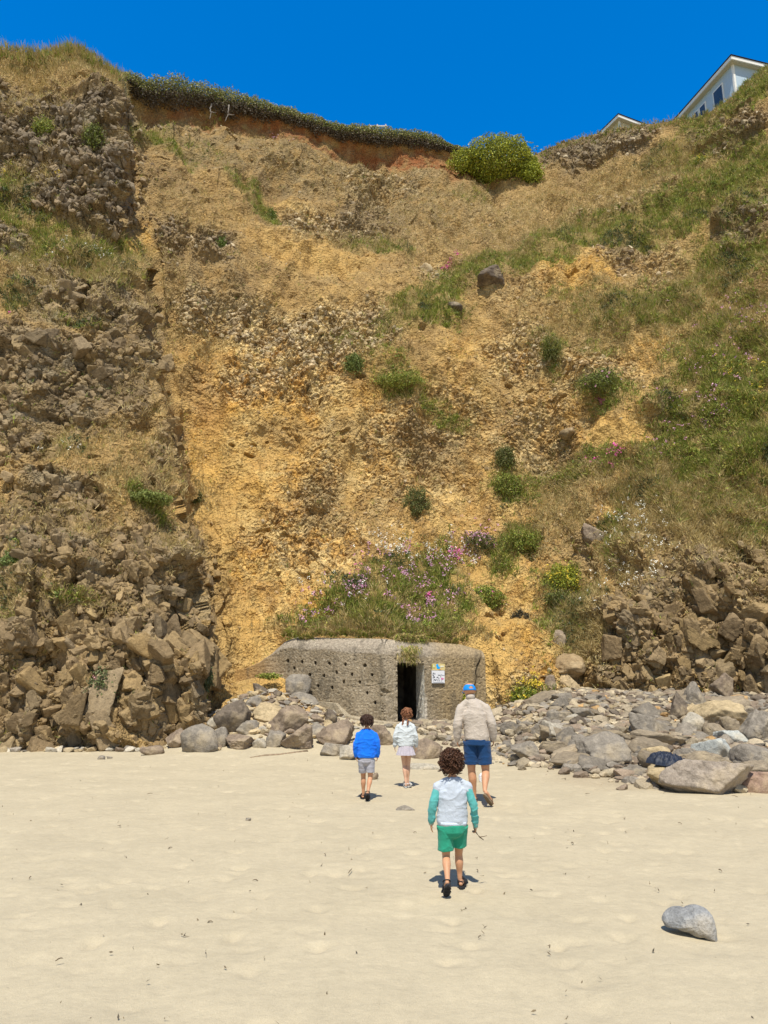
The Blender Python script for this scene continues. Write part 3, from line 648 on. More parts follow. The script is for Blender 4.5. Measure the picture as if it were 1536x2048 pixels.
# ---------------------------------------------------------------- rocks
def ico(level):
    bm = bmesh.new(); bmesh.ops.create_icosphere(bm, subdivisions=level, radius=1)
    V = np.array([v.co[:] for v in bm.verts]); Fc = np.array([[v.index for v in f.verts] for f in bm.faces]); bm.free()
    return V / np.linalg.norm(V, axis=1, keepdims=True), Fc
ICO = {k: ico(k) for k in (2, 3, 4, 5, 6)}
def rock_verts(seed, level, kind='angular'):
    D, Fc = ICO[level]; r_ = np.random.default_rng(seed)
    K = {'angular': 11, 'slab': 10, 'round': 24, 'chip': 8, 'block': 2}[kind]
    N_ = r_.normal(size=(K, 3)); N_ /= np.linalg.norm(N_, axis=1, keepdims=True)
    d = r_.uniform(.50, .92, K) if kind != 'round' else r_.uniform(.82, 1.0, K)
    if kind == 'block':
        B_ = np.concatenate([np.eye(3), -np.eye(3)]) + r_.normal(size=(6, 3)) * .22; N_ = np.concatenate([N_, B_]); N_ /= np.linalg.norm(N_, axis=1, keepdims=True); d = np.r_[r_.uniform(.6, .8, 2), r_.uniform(.42, .68, 6)]
    if kind == 'slab': N_ = np.concatenate([N_, [[.1, .1, 1], [-.1, 0, -1]]]); N_ /= np.linalg.norm(N_, axis=1, keepdims=True); d = np.r_[d, .5, .5]
    dots = np.maximum(D @ N_.T, 1e-3); t = d[None] / dots
    pw = 60 if kind != 'round' else 9
    r = (np.minimum(t, 4) ** -pw).sum(1) ** (-1 / pw)
    P = D * np.minimum(r, 1.25)[:, None]
    q = P + seed * 3.7
    amp = {'angular': .10, 'slab': .09, 'round': .06, 'chip': .04, 'block': .035}[kind]
    disp = fbm(q, .9, 4, 7) * amp * 1.1 + fbm(q, .22, 3, 8) * amp * .6 - np.clip(.08 - np.abs(perlin(q, .7, 12)), 0, .08) * .7
    # fracture steps
    lay = np.floor(q @ np.array([.5, .3, 1.4]) * 3.1 + .6 * perlin(q, .8, 9)); fr = (_h(lay.astype(np.int64), lay.astype(np.int64) * 0 + seed, lay.astype(np.int64) * 0, 3) & np.uint32(255)) / 255.
    disp = disp + (fr - .5) * (.07 if kind != 'round' else .01)
    P = P * (1 + disp)[:, None]
    lo, hi = P.min(0), P.max(0)
    return (P - (lo + hi) / 2) / (hi - lo), Fc           # unit box
def rock_material():
    t = NT('stone'); oi = t.n('ShaderNodeObjectInfo').outputs['Color']; v = t.obj()
    c = t.mul(oi, t.ramp(t.noise(2.3, 5, .65, v), (.3, .72), (.7, 1.3)))
    c = t.mul(c, t.ramp(t.noise(11, 5, .7, v), (.3, .75), (.7, 1.3))); c = t.mul(c, t.ramp(t.noise(60, 3, .7, v), (.3, .8), (.7, 1.25)))
    c = t.mul(c, (.42, .33, .20), t.ramp(t.noise(1.4, 4, .6, v), (.52, 0.), (.68, .55)), 'MIX')
    n = t.bump(t.noise(6, 6, .7, v), .05); n = t.bump(t.noise(40, 3, .7, v), .01, 1, n)
    return t.fin(c, .88, n)
M_ROCK = rock_material()
GREY, BROWN, DARK, PALE, TAN, RUST, BLUE = (.235, .205, .165), (.23, .175, .125), (.145, .115, .085), (.37, .33, .26), (.40, .31, .18), (.40, .25, .11), (.38, .39, .36)
_seed = [100]
def rock(name, cx, base, w, h, kind, colr, label, Y=None, group=None, level=None, cat='rock', d=.85, sink=.18, yaw=None, parts=None, seed=None):
    _seed[0] += 1
    if Y is None: Y = float(ground_hit(cx, base))
    w *= 1.1; h *= 1.14; k = 1 / pxm(cx, base, Y); W, H = w * k, h * k; Dp = W * d if W < 2.2 * H else H * 1.2
    Yc = Y + Dp * .42
    k2 = 1 / pxm(cx, base - h / 2, Yc); W, H = w * k2, h * k2
    lv = level or (5 if w * h > 1500 else 4 if w * h > 300 else 3)
    P, Fc = rock_verts(seed or _seed[0], lv, kind)
    Hs = H * (1 + sink); P = P * np.array([W, Dp, Hs])
    if yaw:
        c_, s_ = math.cos(yaw), math.sin(yaw); P[:, [0, 2]] = P[:, [0, 2]] @ np.array([[c_, s_], [-s_, c_]])
    o = link(name, mesh_np(name, P, Fc, mat=M_ROCK), None, at(cx, base - h / 2, Yc) - Vector((0, 0, H * sink / 2)))
    o.color = (*colr, 1); tag(o, label, cat, group); return o
rk_ = rock
rk_('boulder', 402, 1505, 72, 50, 'round', GREY, 'broad dark round-topped boulder at the left end of the rock pile', cat='boulder')
rk_('boulder', 352, 1497, 50, 36, 'angular', BROWN, 'brown boulder half hidden behind the broad round-topped one', cat='boulder')
rk_('rock', 305, 1509, 42, 16, 'round', BROWN, 'low brown rock lying on the sand before the pile at the cliff foot')
rk_('rock', 441, 1495, 28, 36, 'round', GREY, 'small round grey rock wedged beside the broad round-topped boulder')
rk_('boulder', 470, 1473, 66, 60, 'angular', DARK, 'tall dark angular boulder leaning against the ochre dirt cone', yaw=.35, cat='boulder')
rk_('rock', 478, 1499, 56, 26, 'angular', BROWN, 'low brown rock below the tall dark leaning boulder')
rk_('rock', 496, 1470, 40, 26, 'angular', GREY, 'grey rock tucked against the tall dark leaning boulder')
rk_('rock', 437, 1456, 44, 20, 'slab', PALE, 'pale flat slab resting on the ochre dirt cone', yaw=-.5)
rk_('rock', 508, 1418, 30, 22, 'angular', GREY, 'pale grey rock at the top of the rock pile')
rk_('rock', 555, 1398, 18, 14, 'angular', DARK, 'small dark stone sitting in ochre dirt beside the bunker')
rk_('rock', 520, 1386, 34, 14, 'slab', DARK, 'thin dark slab poking out of the ochre dirt', yaw=-.4)
rk_('rock', 535, 1448, 52, 38, 'angular', TAN, 'tan squarish rock in the middle of the pile')
rk_('boulder', 572, 1470, 84, 52, 'angular', BROWN, 'largest dark boulder in the middle of the pile by the bunker', cat='boulder')
rk_('boulder', 606, 1418, 60, 30, 'round', GREY, 'smooth long boulder lying across the top of the pile', Y=23.7, cat='boulder')
rk_('boulder', 597, 1394, 46, 40, 'round', GREY, 'smooth upright boulder leaning on the bunker wall', Y=24.3, cat='boulder')
rk_('boulder', 594, 1502, 66, 44, 'angular', BROWN, 'wedge shaped brown boulder with a dark hollow under it', cat='boulder', yaw=.2)
rk_('rock', 551, 1494, 38, 30, 'angular', GREY, 'grey pointed rock beside the wedge shaped boulder')
rk_('rock', 519, 1497, 26, 18, 'round', PALE, 'small pale rock at the sand edge of the pile')
rk_('boulder', 670, 1492, 70, 46, 'angular', BROWN, 'broad brown boulder at the right end of the pile by the boy in blue', cat='boulder')
rk_('rock', 636, 1452, 28, 22, 'angular', BROWN, 'brown rock just below the concrete footing')
rk_('rock', 662, 1450, 24, 28, 'angular', DARK, 'small dark block against the concrete footing')
rk_('rock', 655, 1458, 24, 16, 'angular', TAN, 'small tan rock in front of the dark block by the footing')
rk_('rock', 634, 1476, 44, 26, 'angular', GREY, 'grey rock between the wedge boulder and the broad brown one')
rk_('rock', 668, 1512, 50, 24, 'slab', GREY, 'low flat rock on the sand behind the boy in blue')
rk_('rock', 702, 1520, 44, 26, 'angular', PALE, 'pale low rock just left of the boy in blue')
rk_('boulder', 768, 1512, 62, 56, 'angular', BROWN, 'brown boulder between the boy in blue and the girl', Y=20.3, cat='boulder')
rk_('boulder', 854, 1527, 62, 44, 'round', BROWN, 'round brown boulder just right of the girl', Y=18.6, cat='boulder')
rk_('rock', 848, 1540, 62, 12, 'round', PALE, 'pale flat stone sunk in the sand below the girl', sink=.6)
rk_('rock', 203, 1520, 13, 8, 'round', GREY, 'small grey stone alone on the sand below the left cliff')
rk_('rock', 219, 1517, 11, 4, 'slab', GREY, 'tiny flat stone beside the small grey one on the sand')
rk_('rock', 748, 1560, 17, 13, 'angular', BROWN, 'small brown stone behind the legs of the boy in blue')
rk_('rock', 810, 1621, 36, 9, 'round', GREY, 'flat grey stone sunk in the sand in front of the girl', sink=.8)
rk_('rock', 497, 1641, 10, 5, 'slab', GREY, 'tiny flat grey stone alone on the open sand')
rk_('rock', 965, 1566, 14, 18, 'round', (.72, .72, .72), 'small white stone on the sand behind the legs of the man', seed=9)
rk_('rock', 1048, 1525, 56, 38, 'angular', GREY, 'dark grey squarish rock alone just right of the man')
rk_('rock', 1066, 1526, 18, 9, 'angular', RUST, 'small orange stone touching the dark grey squarish rock')
rk_('boulder', 1206, 1535, 92, 62, 'angular', GREY, 'large grey triangular boulder at the sand edge of the rubble', cat='boulder')
rk_('boulder', 1160, 1514, 58, 40, 'angular', GREY, 'grey boulder behind the large triangular one', cat='boulder')
rk_('rock', 1122, 1524, 44, 18, 'slab', PALE, 'pale flat rock between the squarish rock and the triangular boulder')
rk_('rock', 1096, 1506, 38, 18, 'round', PALE, 'pale rounded rock at the upper left of the rubble')
rk_('rock', 1118, 1486, 62, 40, 'angular', PALE, 'wide pale grey rock in the upper left rubble')
rk_('rock', 1085, 1462, 28, 24, 'angular', DARK, 'dark blocky rock high in the left part of the rubble')
rk_('rock', 1115, 1444, 44, 20, 'slab', GREY, 'flat grey slab high in the left part of the rubble')
rk_('rock', 1112, 1455, 10, 8, 'angular', RUST, 'small rusty orange stone beside the dark blocky rock')
rk_('rock', 1190, 1424, 18, 12, 'angular', RUST, 'bright orange stone high in the middle of the rubble')
rk_('boulder', 1300, 1478, 86, 38, 'slab', GREY, 'long sloping grey boulder in the middle of the rubble', yaw=-.3, cat='boulder')
rk_('boulder', 1383, 1470, 42, 40, 'round', PALE, 'pale rounded boulder in the middle of the rubble', cat='boulder')
rk_('boulder', 1440, 1462, 110, 54, 'angular', TAN, 'big tan topped boulder on the right of the rubble', cat='boulder')
rk_('rock', 1380, 1440, 34, 30, 'angular', TAN, 'tan rock left of the big tan topped boulder')
rk_('boulder', 1358, 1442, 42, 52, 'angular', DARK, 'upright dark block standing on the rubble', cat='boulder')
rk_('boulder', 1390, 1420, 50, 50, 'angular', GREY, 'upright grey block just right of the dark one', cat='boulder')
rk_('rock', 1460, 1490, 56, 28, 'angular', BLUE, 'pale bluish rock with an orange end', yaw=.1)
rk_('rock', 1424, 1490, 22, 16, 'angular', RUST, 'orange stone at the end of the pale bluish rock')
rk_('boulder', 1424, 1530, 76, 46, 'slab', BLUE, 'bluish flat-topped boulder with a dark underside above the long rock', cat='boulder', yaw=.25)
rk_('rock', 1478, 1532, 40, 32, 'angular', PALE, 'pale angular rock right of the bluish flat-topped boulder')
rk_('rock', 1310, 1520, 56, 26, 'slab', TAN, 'tan slab just above the dark jacket', yaw=.25)
rk_('rock', 1372, 1536, 50, 36, 'angular', GREY, 'grey angular rock touching the end of the dark jacket')
rk_('boulder', 1335, 1572, 92, 46, 'angular', TAN, 'brown front boulder on which the dark jacket lies', cat='boulder', Y=13.95)
rk_('boulder', 1412, 1590, 170, 62, 'slab', (.30, .25, .20), 'longest pale brown rock at the front corner of the rubble', cat='boulder', d=.5, level=6)
rk_('rock', 1512, 1586, 76, 40, 'slab', (.30, .20, .15), 'reddish flat rock at the right edge next to the longest rock')
rk_('boulder', 1512, 1552, 84, 56, 'round', GREY, 'rounded grey boulder above the reddish flat rock', cat='boulder')
rk_('boulder', 1520, 1492, 70, 64, 'angular', GREY, 'big grey boulder at the right edge halfway up the rubble', cat='boulder')
rk_('boulder', 1510, 1388, 74, 76, 'angular', BROWN, 'big brown boulder at the top right of the rubble', cat='boulder')
rk_('rock', 1475, 1412, 34, 20, 'angular', RUST, 'yellow orange rock at the top right of the rubble')
rk_('boulder', 1440, 1398, 44, 46, 'angular', BROWN, 'brown block left of the big boulder at the top right', cat='boulder')
rk_('boulder', 1468, 1545, 30, 18, 'angular', BROWN, 'small brown wedge between longest rock and rounded grey boulder', cat='boulder')
o_ = rk_('boulder', 1378, 1864, 88, 56, 'round', (.26, .26, .255), 'large smooth grey boulder alone in the foreground sand', cat='boulder', level=6, d=.7, sink=.1)
# the outline of the foreground stone: two lobes, a straight right side, undercut lower left
me_ = o_.data; D6, _f6 = ICO[6]; k_ = 1 / pxm(1378, 1840, 6.8)
OUT = [(1336,1858),(1331.5,1846),(1341,1831),(1358,1820),(1368,1818),(1377,1820),(1387,1813),(1400,1810.6),(1411,1815),(1419,1827),(1421,1843),(1421,1858),(1419,1876),(1397,1869),(1371,1861),(1350,1857)]
an = np.array([math.atan2(1843 - y_, x_ - 1382) for x_, y_ in OUT]); rd = np.array([math.hypot(1843 - y_, x_ - 1382) for x_, y_ in OUT])
od = np.argsort(an); an, rd = an[od], rd[od]; an = np.r_[an[-3:] - 2 * math.pi, an, an[:3] + 2 * math.pi]; rd = np.r_[rd[-3:], rd, rd[:3]]
th_ = np.arctan2(D6[:, 2], D6[:, 0]); hr = np.sqrt(1 - D6[:, 1] ** 2) ** .8; Rr = np.interp(th_, an, rd) * k_ * hr * .94
P_ = np.stack([Rr * np.cos(th_), D6[:, 1] * .12, Rr * np.sin(th_) * .93], 1)
P_ *= (1 + .035 * fbm(P_, .12, 4, 5) + .015 * fbm(P_, .03, 2, 6))[:, None]
P_[:, 1] += -P_[:, 0] * .45 + P_[:, 2] * .30
me_.vertices.foreach_set('co', P_.astype(np.float32).ravel()); me_.update(); o_.location = at(1382, 1843, 6.44)
# boulders set in the slope
def slope_rock(px, py, w, h, kind, colr, label, out=.35, yaw=0, name='boulder'):
    p, n = cliff_at(px, py); k = 1 / pxm(px, py, p.y); _seed[0] += 1
    P, Fc = rock_verts(_seed[0], 5 if w > 40 else 4, kind); P = P * np.array([w, w * .9, h]) * k
    if yaw: c_, s_ = math.cos(yaw), math.sin(yaw); P[:, [0, 2]] = P[:, [0, 2]] @ np.array([[c_, s_], [-s_, c_]])
    o = link(name, mesh_np(name, P, Fc, mat=M_ROCK), None, p + n * (out * w * k) * .18); o.color = (*colr, 1); tag(o, label, 'boulder')
slope_rock(992, 580, 62, 50, 'angular', (.13, .10, .075), 'large dark boulder jutting from the grassy slope', .9, .2)
slope_rock(908, 632, 38, 26, 'angular', (.12, .095, .07), 'smaller dark boulder below and left of the large jutting one', .7, -.3)
slope_rock(1180, 1062, 50, 56, 'angular', BROWN, 'brown block overhanging a dark hollow above the yellow flowers', .8)
slope_rock(1128, 1330, 84, 70, 'angular', (.27, .19, .10), 'huge rounded brown boulder bulging above the rubble', .8)
slope_rock(1144, 1366, 44, 46, 'angular', (.40, .30, .17), 'tan block below the huge rounded boulder', 1.1)
slope_rock(1100, 1372, 24, 40, 'angular', BROWN, 'narrow brown rock under the huge rounded boulder', .4)
slope_rock(1116, 1275, 28, 40, 'angular', (.27, .21, .15), 'grey brown block above the huge rounded boulder', .5)
slope_rock(850, 532, 28, 26, 'slab', TAN, 'tan tilted block beside the pink flowers high on the slope', .6, .5)
slope_rock(875, 547, 14, 9, 'round', PALE, 'small pale stone beside the tan tilted block', .6, name='rock')
#slope_rock(1508, 450, 84, 44, 'round', (.21, .155, .085), 'smooth brown boulder in the grass at the right edge', .3, -.3)
slope_rock(1140, 862, 40, 26, 'angular', (.23, .165, .09), 'brown ledge rock in the ochre gully', .5)
#slope_rock(372, 1400, 66, 72, 'round', (.25, .18, .10), 'rough rounded brown boulder at the foot of the left cliff', .4)

# ---------------------------------------------------------------- rocks strewn over the rubble slope
fams = [('rock', 'angular', (.22, .19, .15), 'one of the plain grey angular rocks strewn over the rubble slope', 'plain grey rocks on the rubble slope', 70, (.25, .8)),
        ('rock', 'slab', (.28, .225, .155), 'one of the flat tan brown slabs strewn over the rubble slope', 'flat tan slabs on the rubble slope', 60, (.3, 1.0)),
        ('rock', 'round', PALE, 'one of the pale rounded stones strewn over the rubble slope', 'pale rounded stones on the rubble slope', 18, (.18, .42)),
        ('rock', 'angular', TAN, 'one of the small tan stones strewn over the rubble slope', 'small tan stones on the rubble slope', 44, (.16, .36)),
        ('rock', 'angular', DARK, 'one of the small dark stones strewn over the rubble slope', 'small dark stones on the rubble slope', 36, (.2, .5)),
        ('rock', 'angular', RUST, 'one of the small rusty stones strewn over the rubble slope', 'small rusty stones on the rubble slope', 9, (.12, .24))]
rr = np.random.default_rng(5)
for name, kind, colr, label, group, cnt, (s0, s1) in fams:
    protos = []
    for q in range(4):
        P, Fc = rock_verts(700 + q * 13 + cnt, 4, kind); protos.append(mesh_np(name, P, Fc, mat=M_ROCK))
    n_ = 0
    while n_ < cnt:
        py = rr.uniform(1398, 1560); px = rr.uniform(985, 1560)
        if py > np.interp(px, [985, 1060, 1150, 1290, 1560], [1440, 1500, 1545, 1560, 1560]): continue
        Y = float(ground_hit(px, py)); x_ = float(ray(px, py)[0]) * Y
        if Y > 26.5: continue
        s = s0 + (s1 - s0) * rr.random() ** 2
        o = link(name, protos[n_ % 4], None, (x_, Y, float(gz(x_, Y)) + s * .12)); f_ = .45 if kind == 'slab' else .75
        o.scale = (s * rr.uniform(.9, 1.4), s * rr.uniform(.8, 1.2), s * f_ * rr.uniform(.7, 1.2)); o.rotation_euler = (rr.uniform(-.4, .3), rr.uniform(-.4, .4), rr.uniform(0, 6.28))
        b_ = rr.uniform(.75, 1.3); o.color = (colr[0] * b_, colr[1] * b_, colr[2] * b_, 1); tag(o, label, 'rock', group); n_ += 1

# loose rubble nobody could count
def rubble(name, label, n, sampler, s0, s1, cols_, pw=2.5):
    V0 = [rock_verts(900 + q, 2, 'chip') for q in range(14)]
    Vs, Fs, Cs = [], [], []; off = 0
    pts = sampler(n); r_ = np.random.default_rng(77)
    for i, (x_, y_, z_) in enumerate(pts):
        P, Fc = V0[i % 14]; s = s0 + (s1 - s0) * r_.random() ** pw
        M = np.array(Matrix.Rotation(r_.uniform(0, 6.28), 3, 'Z') @ Matrix.Rotation(r_.uniform(-.5, .5), 3, 'X'))
        Pq = (P * np.array([1.2, 1, .6]) * s) @ M.T; Vs.append(Pq + [x_, y_, z_ + s * .12]); Fs.append(Fc + off); off += len(P)
        c_ = np.array(cols_[r_.integers(len(cols_))]) * r_.uniform(.75, 1.3); Cs.append(np.tile(c_, (len(P), 1)))
    m = attr_mat(name + '_stone', .9, ((8, .8, 1.2), (40, .75, 1.25)), ((30, .01),))
    return tag(link(name, mesh_np(name, np.concatenate(Vs), np.concatenate(Fs), smooth=False, col=np.concatenate(Cs), mat=m)), label, kind='stuff')
def samp_talus(n):
    out = []
    while len(out) < n:
        y_ = rr.uniform(13.7, 26.5); x_ = rr.uniform(.6, 13)
        lim = np.interp(y_, [13.7, 15, 17, 19, 21, 26], [5.6, 4.3, 3.2, 2.2, 1.0, .4]) + rr.normal() * .35
        if x_ < lim: continue
        if y_ < 17 and rr.random() < .35: continue
        if x_ < 4.5 and y_ > 17 and rr.random() < .45: continue
        out.append((x_, y_, float(gz(x_, y_))))
    return out
rubble('rubble', 'loose stone chips and gravel covering the rubble slope', 9000, samp_talus, .035, .38, [GREY, GREY, BROWN, (.30, .245, .17), (.33, .27, .18), BROWN, (.36, .295, .20), (.25, .205, .14), (.40, .33, .22), DARK] * 3 + [RUST])
def samp_pile(n):
    out = []
    while len(out) < n:
        y_ = rr.normal() * .8 + 22.4; x_ = rr.normal() * 1.3 - 3.1
        if y_ > 24 or x_ < -7 or x_ > .5: continue
        out.append((x_, y_, float(gz(x_, y_))))
    for k in range(220):
        x_ = rr.uniform(-12.5, -6); out.append((x_, 21.1 + rr.random() ** 2 * .0 - rr.random() * .45, 0.0))
    return out
rubble('rubble', 'loose tan stones filling the gaps of the rock pile by the bunker', 650, samp_pile, .05, .32, [GREY, PALE, TAN, (.40, .32, .2), TAN, BROWN], 1.6)
# ---------------------------------------------------------------- angular blocks standing out of the rock faces (part of the cliff itself)
def outcrop(name, label, sets, seed):
    r_ = np.random.default_rng(seed); Vs, Fs, Cs = [], [], []; off = 0
    view = (fx > -50) & (fx < 1590)
    for dens, n, lvl, s0, s1, pw, aspect, cols_, emb, tilt in sets:
        protos = [rock_verts(3000 + q, lvl, 'block') for q in range(16)]
        p_ = np.maximum(dens, 0) * view * (1 - inb); p_ = p_ / p_.sum(); idx = r_.choice(len(p_), n, p=p_)
        for k, i in enumerate(idx):
            P, Fc = protos[k % 16]; s = s0 + (s1 - s0) * r_.random() ** pw
            nv = Vector(FN.reshape(-1, 3)[i].tolist()); uv = (Vector((0, .0, 1)) - nv * nv.z).normalized(); sv = nv.cross(uv)
            J_ = .16 if lvl > 2 else .45
            M = np.array(Matrix((sv, nv, uv)).transposed() @ Matrix.Rotation(tilt + r_.normal() * .22, 3, 'Y') @ Matrix.Rotation(r_.normal() * J_, 3, 'X') @ Matrix.Rotation(r_.normal() * J_, 3, 'Z'))
            Q_ = (P * np.array([1.0, .9, aspect * r_.uniform(.7, 1.3)]) * s) @ M.T
            nrm = FN.reshape(-1, 3)[i]; Vs.append(Q_ + PD[i] + nrm * s * emb); Fs.append(Fc + off); off += len(P)
            c_ = (np.array(cols_[r_.integers(len(cols_))]) * .55 + c[i] * .42) * r_.uniform(.78, 1.22); Cs.append(np.tile(c_, (len(P), 1)))
    m = attr_mat(name + '_rock', .92, ((2.2, .8, 1.2), (9, .75, 1.25), (40, .75, 1.25)), ((7, .04), (35, .012)))
    tag(link(name, mesh_np(name, np.concatenate(Vs), np.concatenate(Fs), smooth=False, col=np.concatenate(Cs), mat=m)), label, kind='structure')
RK = [(.225, .16, .09), (.185, .135, .082), (.255, .185, .10), (.155, .115, .073), (.275, .195, .10), (.21, .155, .095), (.25, .175, .085)]
RG = [(.20, .16, .12), (.17, .135, .10), (.25, .20, .145), (.14, .11, .08), (.23, .17, .11)]
GV = [(.50, .40, .26), (.42, .32, .19), (.56, .47, .32), (.30, .22, .13), (.24, .175, .105)]
OC = [(.42, .27, .11), (.36, .23, .10), (.46, .34, .17), (.27, .185, .10), (.21, .15, .09)]
cl_ = ss(-.25, .3, fbm(P0, 1.7, 3, 95)) * .85 + .15; cl2 = ss(-.2, .35, fbm(P0, 1.1, 3, 96))
foot_ = 1 - ss(385, 400, fx) * (1 - ss(600, 610, fx)) * ss(1370, 1400, fy)
rest = foot_ * m_rock * (1 - .8 * np.maximum(m_dry, m_green)) * cl_
lo_ = np.clip(lefty * ss(900, 1080, fy) + righty, 0, 1); mid_l = lefty * (1 - ss(900, 1080, fy)) * .9
topl = (fx < 262) * (fy < 500)
outcrop('cliff_rocks', 'fractured grey brown bedrock blocks standing out of the cliff face',
        [(rest * lo_ * ss(1120, 1300, fy), 520, 4, .28, .8, 2.0, 1.6, RK, -.36, .2), (rest * lo_, 3600, 3, .12, .42, 1.6, 1.5, RK, -.28, .2), (rest * lo_ + .1 * lo_, 6500, 2, .06, .2, 1.5, 1.1, RK, -.06, .2),
         (rest * mid_l, 160, 4, .3, .9, 2, 1.0, RK, -.40, .3), (rest * mid_l, 1300, 2, .08, .30, 1.5, 1.1, RK, -.18, .3),
         (rest * topl, 3000, 2, .07, .34, 1.8, 1.3, RG, -.22, -.5), (rest * (1 - topl) * (fy < 560), 1300, 2, .07, .34, 1.8, 1.1, RG + GV[2:], -.15, .4),
         (np.clip(m_grav - .35, 0, 1) * (fy < 760) * cl2, 2400, 2, .08, .32, 2.0, .8, GV, -.16, .5),
         ((m_dark * .5 + m_grav * .4 + .06) * (1 - m_green) * (1 - m_dry * .7) * (1 - topl) * (1 - lefty) * (1 - .85 * near_b) * (1 - cone) * (.15 + cl2), 3800, 2, .05, .18, 2.0, .9, OC + GV[2:], -.10, .5)], 41)
# ---------------------------------------------------------------- plants
vr = np.random.default_rng(21)
LUM = (.85, 1.15)
def unit(a): return a / (np.linalg.norm(a, axis=1, keepdims=True) + 1e-9)
def palette(cols_, n, w=None):
    c_ = np.array(cols_, np.float32)[vr.choice(len(cols_), n, p=w)]
    return c_ * vr.uniform(.75, 1.3, (n, 1))
def blades(base, nrm, h, w, col, droop=.35, spread=.5, updir=None):
    """one triangle pair per blade"""
    n = len(base)
    up = np.tile([0, 0, 1.], (n, 1)) if updir is None else updir
    d = unit(up + nrm * .35 + vr.normal(size=(n, 3)) * spread)
    side = unit(np.cross(d, vr.normal(size=(n, 3)))) * (w / 2)[:, None]
    mid = base + d * (h * .55)[:, None]; out = unit(nrm * [1, 1, 0] + vr.normal(size=(n, 3)) * .5)
    tip = base + d * (h * .9)[:, None] + out * (h * droop)[:, None]
    V = np.stack([base - side, base + side, mid + side * .7, mid - side * .7, tip], 1).reshape(-1, 3)
    i = np.arange(n)[:, None] * 5
    T = np.concatenate([i + [[0, 1, 2]], i + [[0, 2, 3]], i + [[3, 2, 4]]])
    return V, T, np.repeat(col, 5, 0)
def leaves(cen, size, col, nrm=None, bias=.8, ratio=.55):
    n = len(cen); a = vr.normal(size=(n, 3))
    if nrm is not None: a = a + nrm * bias
    nn = unit(a); t = unit(np.cross(nn, vr.normal(size=(n, 3)))); b = np.cross(nn, t)
    s = size[:, None] / 2
    V = np.stack([cen - t * s, cen - b * s * ratio, cen + t * s, cen + b * s * ratio], 1).reshape(-1, 3)
    i = np.arange(n)[:, None] * 4
    T = np.concatenate([i + [[0, 1, 2]], i + [[0, 2, 3]]])
    return V, T, np.repeat(col, 4, 0)
def merge(*parts):
    V, T, C_ = [], [], []; off = 0
    for v, t, c_ in parts: V.append(v); T.append(t + off); C_.append(c_); off += len(v)
    return np.concatenate(V), np.concatenate(T), np.concatenate(C_)
inframe = (fx > -60) & (fx < 1600)
FNf = FN.reshape(-1, 3)
def pick(n, dens):
    p_ = np.maximum(dens, 0) * inframe * (1 - inb); p_ = p_ / p_.sum()
    idx = vr.choice(len(p_), n, p=p_)
    jit = vr.normal(size=(n, 3)) * .02
    return idx, PD[idx] + jit, FNf[idx]
GREENS = [(.215, .27, .045), (.17, .22, .035), (.28, .33, .05), (.31, .305, .07), (.12, .155, .03), (.36, .345, .08)]
DRYS = [(.49, .385, .165), (.43, .335, .145), (.55, .45, .21), (.36, .27, .115), (.42, .32, .12), (.49, .38, .19)]
_OLD = [(.40, .29, .13), (.33, .235, .105), (.46, .35, .18), (.27, .19, .085), (.36, .22, .10), (.42, .29, .17)]
edge_n = ss(-.35, .35, n2)
def grass(name, label, n, dens, cols_, k, h0, h1, w, sp=.5, mat=None):
    idx, b, nm = pick(n, dens)
    tc = palette(cols_, n); hh = vr.uniform(h0, h1, n)
    B = np.repeat(b, k, 0) + vr.normal(size=(n * k, 3)) * .05; N_ = np.repeat(nm, k, 0)
    H = np.repeat(hh, k) * vr.uniform(.5, 1.2, n * k); c_ = np.repeat(tc, k, 0) * vr.uniform(.8, 1.25, (n * k, 1))
    return blades(B, N_, H, np.full(n * k, w), c_, spread=sp)
up_m = np.clip(1 - m_rock * .6, 0, 1)
g_green = grass('g', '', 22000, m_green ** 2.0 * edge_n * (.35 + up_m), GREENS + [(.34, .31, .09), (.42, .34, .13), (.26, .27, .06)], 6, .16, .36, .030)
g_mix = grass('g', '', 14000, m_green * m_dry + .3 * m_green, DRYS + [(.2, .2, .06)], 5, .18, .42, .022)
g_dry = grass('g', '', 30000, m_dry ** 1.2 * (.4 + .6 * edge_n), DRYS, 5, .14, .34, .022, .6)
g_few = grass('g', '', 5000, (.15 + .3 * ss(.1, .5, n1)) * (1 - m_ochre * .8), DRYS + GREENS, 5, .10, .25, .022, .7)
# fringe of grass along the left and right rims
ri = vr.choice(NC, 5000); ri = ri[((pxs[ri] < 262) | (pxs[ri] > 1085)) & (pxs[ri] > -50) & (pxs[ri] < 1600)]
rowi = vr.integers(0, 14, len(ri)); rb = rows[rowi, ri] + vr.normal(size=(len(ri), 3)) * [.05, .15, .03]
k5 = 6; rc = palette(DRYS + GREENS[:4], len(ri))
left_ = (pxs[ri] < 262) | (pxs[ri] > 1380)
g_rim = blades(np.repeat(rb, k5, 0), np.tile([0, -1., 0], (len(ri) * k5, 1)), np.repeat(np.where(pxs[ri] < 262, .5, .24), k5) * vr.uniform(.4, 1.1, len(ri) * k5), np.full(len(ri) * k5, .028), np.repeat(rc, k5, 0), spread=.4)
